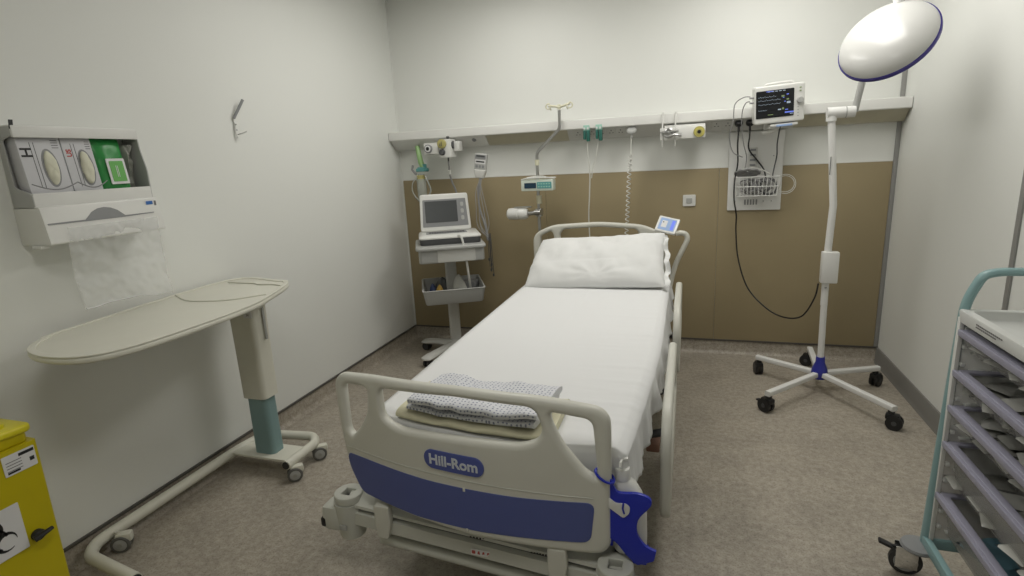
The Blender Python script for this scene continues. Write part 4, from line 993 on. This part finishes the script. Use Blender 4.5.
for x, z, w, h in ((.018, .044, .016, .010), (.020, -.028, .010, .012), (.045, .024, .014, .008), (-.05, -.058, .03, .004)):
    k = MB(); k.plate([rrect(w, h, .001, x, z)], .0006, 0, SM); k.build('numeric_readout', 'scrgreen', scn)
for x, z, w, h in ((.05, .005, .02, .012), (.0, -.032, .018, .007), (.068, -.062, .018, .004)):
    k = MB(); k.plate([rrect(w, h, .001, x, z)], .0006, 0, SM); k.build('numeric_readout', 'scrline', scn)
k = MB(); k.lathe([(.019, 0), (.019, .008), (.016, .018), (0, .019)], T((.114, -.03, .010)) @ XZ); k.build('selector_knob', 'grey', pm)
k = MB(); [k.plate([rrect(.011, .007, .002, .114, z)], .003, .0008, T((0, -.031, 0)) @ XZ) for z in (.082, .064)]; k.build('alarm_light', 'scrgreen', pm)
k = MB(); [k.plate([rrect(.008, .005, .002, .104, z)], .003, .0008, T((0, -.031, 0)) @ XZ) for z in (-.028, -.045, -.062, -.08)]; k.build('side_button', 'grey', pm)
k = MB(); k.m('white').plate([rrect(.155, .016, .004)], .09, .004, T((.03, .02, -.125)) @ XZ); k.m('bluescreen').plate([rrect(.09, .012, .003)], .004, .001, T((.03, -.028, -.128)) @ XZ); k.build('base_tray', None, pm)
k = MB(); k.tube([(.03, .03, -.13), (-.03, .05, -.165), (-.08, .06, -.17)], .012, 8); k.build('mount_arm', 'white', pm)
k = MB(); k.cyl((-.165, 0, .052), (-.140, 0, .050), .006); k.cyl((-.165, 0, .022), (-.140, 0, .022), .005); k.build('lead_socket', 'cablegrey', pm)
mb_ = MB(); mb_.box((2.76, -.19, 1.60), (.06, .20, .025), .005); mb_.box((2.76, -.195, 1.62), (.10, .05, .07), .006); tag(mb_.build('monitor_bracket', 'trunk'), 'white arm carrying the patient monitor off the trunking', 'bracket')
# cables from monitor
def cable(name, pts, r, mt, label, cat='cable'): 
    k = MB(); k.tube(smooth_loop(pts, 7, False), r, 8); return tag(k.build(name, mt), label, cat)
cable('monitor_lead', [(2.612, -.30, 1.785), (2.575, -.28, 1.785), (2.53, -.24, 1.75), (2.525, -.22, 1.65), (2.51, -.18, 1.56), (2.535, -.13, 1.46), (2.60, -.09, 1.42)], .0032, 'cablegrey', 'thin grey lead looping widest left of the patient monitor')
cable('monitor_lead', [(2.612, -.30, 1.756), (2.59, -.28, 1.75), (2.575, -.24, 1.70), (2.58, -.20, 1.60), (2.60, -.15, 1.50), (2.625, -.10, 1.42), (2.62, -.08, 1.345)], .0032, 'cablegrey', 'thin grey lead dropping from the monitor into the wire basket')
for x, lab in ((2.566, 'left black mains plug in the trunking under the patient monitor'), (2.634, 'right black mains plug in the trunking under the patient monitor')):
    t = thing('mains_plug', lab, 'plug', (x, -.115, 1.632), 0, 'black plugs under the monitor')
    k = MB(); k.lathe([(.024, 0), (.026, .012), (.020, .028), (0, .030)], Matrix.Rotation(math.radians(48), 4, 'X')); k.build('plug_body', 'black', t)
    k = MB(); k.cyl((0, -.018, -.012), (0, -.02, -.045), .007); k.build('cable_grip', 'black', t)
cable('power_cord', [(2.566, -.135, 1.60), (2.565, -.12, 1.50), (2.575, -.06, 1.38), (2.553, -.160, 1.27), (2.554, -.165, 1.15), (2.575, -.12, 1.04), (2.58, -.09, .92), (2.60, -.10, .74), (2.66, -.15, .55), (2.76, -.25, .44), (2.86, -.36, .40), (2.95, -.48, .44), (2.995, -.575, .58), (3.006, -.60, .68)], .0048, 'black', 'long black power cord sagging from the trunking to the examination lamp')
cable('mains_lead', [(2.634, -.135, 1.60), (2.636, -.12, 1.55), (2.640, -.07, 1.47), (2.70, -.05, 1.39), (2.74, -.06, 1.33), (2.755, -.08, 1.26)], .0048, 'black', 'black lead slanting from the right mains plug into the wire basket')
cable('monitor_lead', [(2.795, -.27, 1.60), (2.80, -.15, 1.50), (2.812, -.07, 1.42), (2.80, -.07, 1.34), (2.79, -.09, 1.28)], .0042, 'dark', 'dark lead hanging from under the monitor to the right of the basket')

# ================================================================== EXAM LAMP
el = thing('examination_lamp', 'tall white wheeled examination lamp with domed head standing right of the bed', 'examination lamp', (3.05, -.60, 0))
k = MB(); R = []
for z, w in ((.085, .030), (.09, .040), (.125, .046), (.15, .042), (.19, .026), (.225, .024)): R.append([(w*math.cos(2*PI*j/24), w*math.sin(2*PI*j/24), z) for j in range(24)])
k.rings(R); k.build('hub', 'hubblue', el)
ends = [(-.335, -.375), (.265, -.450), (.355, .150), (-.328, .228), (.030, .455)]
for i, (ax, ay) in enumerate(ends):
    d = Vector((ax, ay, 0)); Ln = d.length; d.normalize(); s_ = Vector((-d.y, d.x, 0))
    k = MB(); R = []
    for t_ in (.03, Ln):
        c = d*t_; R.append([c+s_*x+Vector((0, 0, .118+y)) for x, y in rrect(.034, .030, .006, n=3)])
    k.rings(R); ar = k.build('base_arm', 'powder', el)
    # caster
    c = d*(Ln-.018); sw = [2.3, -.4, .9, 1.7, 2.7][i]; dr = Vector((math.cos(sw), math.sin(sw), 0)); sd = Vector((-dr.y, dr.x, 0))
    k = MB(); k.cyl(c+Vector((0, 0, .082)), c+Vector((0, 0, .104)), .016); cc = c+dr*.018
    rot = Matrix((dr, sd, Vector((0, 0, 1)))).transposed()
    k.box(c+dr*.008+Vector((0, 0, .070)), (.066, .046, .032), .010, rot)
    for q in (-1, 1): k.cyl(cc+sd*q*.006+Vector((0, 0, .040)), cc+sd*q*.024+Vector((0, 0, .040)), .040)
    if i == 0: k.box(cc+dr*.045+Vector((0, 0, .052)), (.035, .024, .010), .003, rot)
    ct = k.build('caster', 'black', ar)
    k = MB()
    for q in (-1, 1): k.cyl(cc+sd*q*.022+Vector((0, 0, .040)), cc+sd*q*.0265+Vector((0, 0, .040)), .012)
    k.build('wheel_cap', 'dark', ar)
k = MB(); k.tube([(0, 0, .20), (-.006, 0, .60)], .018, 16); k.tube([(-.006, 0, .55), (-.008, 0, .88), (.0, 0, 1.14), (-.022, 0, 1.38), (-.045, 0, 1.625)], .0195, 16); k.build('pole', 'powder', el)
k = MB(); k.box((.005, -.005, .78), (.088, .056, .185), .008); k.m; k.build('power_box', 'powder', el)
k = MB(); k.box((-.008, -.0215, .66), (.012, .004, .004), .001); k.build('pole_mark', 'dark', el)
k = MB(); k.box((-.035, -.0205, 1.36), (.004, .003, .10), .0005); k.build('pole_lettering', 'greyink', el)
k = MB(); k.m('powder'); k.cyl((-.068, 0, 1.645), (.068, -.0, 1.645), .030, n=24); k.m('grey').cyl((.020, 0, 1.645), (.026, 0, 1.645), .0308); k.m('powder').lathe([(.026, -.03), (.026, 0)], T((-.045, 0, 1.63))); k.build('pivot_joint', None, el)
# camera orientation (needed for nothing else) - head frame given in room coordinates
hc = Vector((3.130, -1.0, 1.931)) - Vector((3.05, -.60, 0))
n_ = Vector((.515, .669, -.536)).normalized()          # direction the lamp shines
k = MB()
arm = [(.066, -.0, 1.645), (.074, 0, 1.70), (.088, -.01, 1.80), (.15, -.08, 1.98), (.19, -.20, 2.11), (.16, -.32, 2.165), (.125, -.37, 2.17)]
k.tube(smooth_loop(arm[:3], 4, False), .0175, 12, flat=.8); k.tube(smooth_loop(arm[2:], 6, False), .0165, 12)
k.build('balance_arm', 'grey', el)
HM = align(hc, hc-n_)                                  # local z away from the light side (dome apex)
R_ = .2035
k = MB(); k.lathe([(R_*math.cos(a)**.95 if a < PI/2 else 0, .094*math.sin(a)) for a in [PI/2*q/22 for q in range(23)]][:-1]+[(0, .094)], HM, 64); dm = k.build('lamp_dome', 'lampwhite', el)
k = MB(); k.lathe([(R_-.004, -.012), (R_+.003, -.011), (R_+.005, .000), (R_+.004, .007), (R_-.001, .010), (R_-.012, .0), (R_-.004, -.012)], HM, 64); k.build('dome_rim', 'navy', dm)
k = MB(); k.lathe([(R_-.006, -.001), (.0, -.004)], HM, 48); k.build('lens', 'trunk', dm)
k = MB(); hp = hc+Vector((.035, .03, .175)); k.cyl(hp+Vector((0, 0, -.03)), hp+Vector((.004, .01, .05)), .020, .022); k.cyl(hp+Vector((-.03, 0, .05)), hp+Vector((.05, .02, .055)), .018); k.build('head_hinge', 'powder', dm)

# ================================================================== SUPPLY CART
sc = thing('supply_cart', 'teal-framed cart of clear lilac-edged drawers standing by the right wall', 'supply cart', (3.28, -2.50, 0))
cx0, cx1, cy0, cy1 = 3.085-3.28, 3.49-3.28, -2.185+2.50, -2.90+2.50      # front/back x, far/near y
def bar(k, a, b_, w=.022, h=.038):
    a, b_ = Vector(a), Vector(b_); 
    c = (a+b_)/2; d = b_-a; q = d.to_track_quat('X', 'Z').to_matrix(); k.box(c, (d.length, w, h), .006, q)
for y, nm in ((cy0+.018, 'far'), (cy1-.018, 'near')):
    xh = cx0-.012
    pts = [(xh+.0, y, .12), (xh+.01, y, .60), (xh+.02, y, .985), (xh+.055, y, 1.072), (xh+.10, y, 1.082), (cx1-.06, y, 1.082), (cx1-.015, y, 1.05), (cx1-.01, y, .95), (cx1-.01, y, .12)]
    k = MB(); k.tube(fillet(pts, .06, 7), .0125, 12, flat=1.6); k.build('end_hoop', 'teal_cart', sc)
k = MB(); bar(k, (cx0-.012, cy0+.018, .135), (cx0-.012, cy1-.018, .135)); bar(k, (cx1-.01, cy0+.018, .135), (cx1-.01, cy1-.018, .135)); bar(k, (cx0, cy0+.0, .135), (cx1, cy0+.0, .135)); bar(k, (cx0, cy1, .135), (cx1, cy1, .135)); k.build('base_rail', 'teal_cart', sc)
for y in (cy0, cy1):
    k = MB(); k.box(((cx0+cx1)/2, y, .545), (cx1-cx0, .006, .78), .001); sp_ = k.build('side_panel', 'side', sc)
    k = MB(); s = -1 if y == cy0 else 1
    for q in range(13):
        z = .19+.058*q; k.box((cx0+.055, y+s*.010, z), (.05, .016, .006), .002); k.box((cx0+.010, y+s*.010, z+.02), (.012, .014, .012), .003); k.box(((cx0+cx1)/2+.02, y+s*.008, z), (.26, .010, .004), .001)
    k.build('runner', 'tray', sp_)
    k = MB(); k.box((cx0-.004, y, .545), (.012, .020, .79), .002); k.build('panel_edge', 'trunk', sp_)
# top tray
k = MB(); R = []
cxm, cym = (cx0+cx1)/2, (cy0+cy1)/2; tw, tl = cx1-cx0+.02, cy0-cy1+.004
for z, s in ((.925, -.004), (.928, 0), (.962, .004), (.966, .002), (.966, -.022), (.945, -.034), (.942, -.040)): R.append([(x, y, z) for x, y in rrect(tw+2*s, tl+2*s, .012, cxm, cym, 4)])
k.rings(R); k.build('top_tray', 'tray', sc)
k = MB(); k.m('greyink')
NX = face_nx()
for q in range(2):
    for r_ in range(14-3*q): k.plate([rrect(.008, .0038, .0008, .120+.0105*r_, .952-.008*q)], .0006, 0, T((cx0-.0142, cy0-.0, 0)) @ NX)
k.build('tray_lettering', None, sc)
lips = [(.905, .075), (.772, .080), (.652, .080), (.525, .145), (.338, .145)]
contents = []
for i, (zl, dp) in enumerate(lips):
    dr_ = MB(); ya, yb = cy0-.010, cy1+.010
    # clear box
    R = []
    for z, s in ((zl-dp, -.022), (zl-dp+.006, -.016), (zl-.008, 0), (zl-.008, -.006), (zl-dp+.010, -.020), (zl-dp+.008, -.024)):
        R.append([(x, y, z) for x, y in rrect(cx1-cx0-.03+2*s, ya-yb-.014+2*s, .016, cxm-.006, (ya+yb)/2, 4)])
    dr_.rings(R); d = dr_.build('drawer', 'crate', sc)
    k = MB(); k.plate([rrect(cx1-cx0-.004, ya-yb, .016, cxm-.006, (ya+yb)/2), rrect(cx1-cx0-.050, ya-yb-.050, .012, cxm-.006, (ya+yb)/2)], .010, .003, T((0, 0, zl-.004)))
    k.box((cx0-.008, (ya+yb)/2, zl-.010), (.012, ya-yb, .020), .004); k.build('drawer_lip', 'lilac', d)
# casters
for x, y, sw in ((cx0-.055, cy0+.0, PI-.15), (cx1-.03, cy0, 2.5), (cx0-.03, cy1, 2.2), (cx1-.03, cy1, 2.2)):
    dr = Vector((math.cos(sw), math.sin(sw), 0)); sd = Vector((-dr.y, dr.x, 0)); c = Vector((x, y, 0)); rot = Matrix((dr, sd, Vector((0, 0, 1)))).transposed()
    k = MB(); k.lathe([(0, .108), (.050, .108), (.054, .114), (.050, .122), (0, .124)], T((c.x+.02, c.y, 0)), 28); cs = k.build('bumper_disc', 'midgrey', sc)
    k = MB(); cc = c+dr*.022+Vector((.01, 0, 0))
    for q in (-1, 1): k.box(cc+sd*q*.019+Vector((0, 0, .070)), (.066, .004, .080), .001, rot)
    k.cyl(cc+sd*-.022+Vector((0, 0, .052)), cc+sd*.022+Vector((0, 0, .052)), .010); k.build('caster_fork', 'chrome', cs)
    k = MB(); k.m('grey').cyl(cc-sd*.012+Vector((0, 0, .050)), cc+sd*.012+Vector((0, 0, .050)), .0365); k.m('rubber').lathe([(.034, -.012), (.050, -.009), (.050, .009), (.034, .012)], T(cc+Vector((0, 0, .050))) @ align((0, 0, 0), sd)); k.build('wheel', None, cs)
    k = MB(); k.tube([c+dr*.02+Vector((0, 0, .098)), c+dr*.065+Vector((0, 0, .098))], .006, 8); k.box(c+dr*.075+Vector((0, 0, .102)), (.045, .026, .010), .004, rot @ Matrix.Rotation(-.35, 3, 'Y')); k.build('brake_pedal', 'black', cs)
# things in the drawers
def packet(name, mt, label, cat, x, y, z, w, l, h, rz, group=None, tip=0):
    k = MB()
    def f(s):
        def g(u, v):
            a, b_ = u*2-1, v*2-1; e = (max(0, 1-a**4)*max(0, 1-b_**4))**.5
            return Vector((a*w/2, b_*l/2, s*h/2*e+.15*h*noise.noise(Vector((a*3, b_*3, x*50)))*e))
        return g
    k.grid(f(1), 12, 12); k.grid(f(-1), 8, 8); o = k.build(name, mt, loc=(x, y, z)); o.rotation_euler = (tip, 0, rz); return tag(o, label, cat, group)
rnd = random.Random(12)
names = ['top', 'second', 'third', 'fourth', 'bottom']
where = ['far end', 'middle', 'near end']
kinds = [('paper_packet', 'packet', 'pale paper packet', 'packet'), ('dressing_pack', 'packetfilm', 'grey film dressing pack', 'dressing pack')]
for i, (zl, dp) in enumerate(lips):
    zb = zl-dp+.012
    if i == 4: continue
    for j in range(5):
        y = -2.245-.105*j+rnd.uniform(-.012, .012)
        nm, mt, lb, ct = kinds[(i+j) % 2]
        layer = 2
        for q in range(layer):
            packet(nm, mt, f'{lb} lying {["at the bottom", "on top", "uppermost"][q]}, place {["far end", "second", "middle", "fourth", "near end"][j]}, in the {names[i]} cart drawer', ct, 3.14+.05*(q % 2)+rnd.uniform(0, .02), y, zb+.011+.020*q, .11, .085, .016, rnd.uniform(-.5, .5), f'packs in the {names[i]} cart drawer')
packet('teal_pack', 'tealpack', 'dark teal folded pack in the bottom cart drawer', 'pack', 3.20, -2.36, .338-.145+.040, .16, .16, .05, .3)
packet('paper_packet', 'packet', 'pale flat packet beside the teal pack in the bottom cart drawer', 'packet', 3.17, -2.53, .338-.145+.028, .14, .12, .03, -.2)

# ================================================================== CAMERA
yaw, pitch, roll = .315739, .230315, -.0505314
cy_, sy_, cp, sp2, cr, sr = math.cos(yaw), math.sin(yaw), math.cos(pitch), math.sin(pitch), math.cos(roll), math.sin(roll)
fwd = Vector((-sy_*cp, cy_*cp, -sp2)); right = Vector((cy_, sy_, 0)); up = right.cross(fwd)
r2 = right*cr+up*sr; u2 = -right*sr+up*cr
cam = bpy.data.cameras.new('camera'); co = bpy.data.objects.new('camera', cam); C.objects.link(co)
m = Matrix((r2, u2, -fwd)).transposed().to_4x4(); m.translation = Vector((2.267489, -4.164032, 1.487497)); co.matrix_world = m
cam.sensor_width = 36; cam.lens = 551.7005/1024*36; cam.clip_start = .02
bpy.context.scene.camera = co
w = bpy.data.worlds.new('world'); bpy.context.scene.world = w; w.use_nodes = True
w.node_tree.nodes['Background'].inputs[0].default_value = (.5, .52, .55, 1); w.node_tree.nodes['Background'].inputs[1].default_value = .05
vs = bpy.context.scene.view_settings
vs.view_transform = 'Standard'; vs.look = 'None'; vs.exposure = -0.08; vs.gamma = 1; vs.use_curve_mapping = False
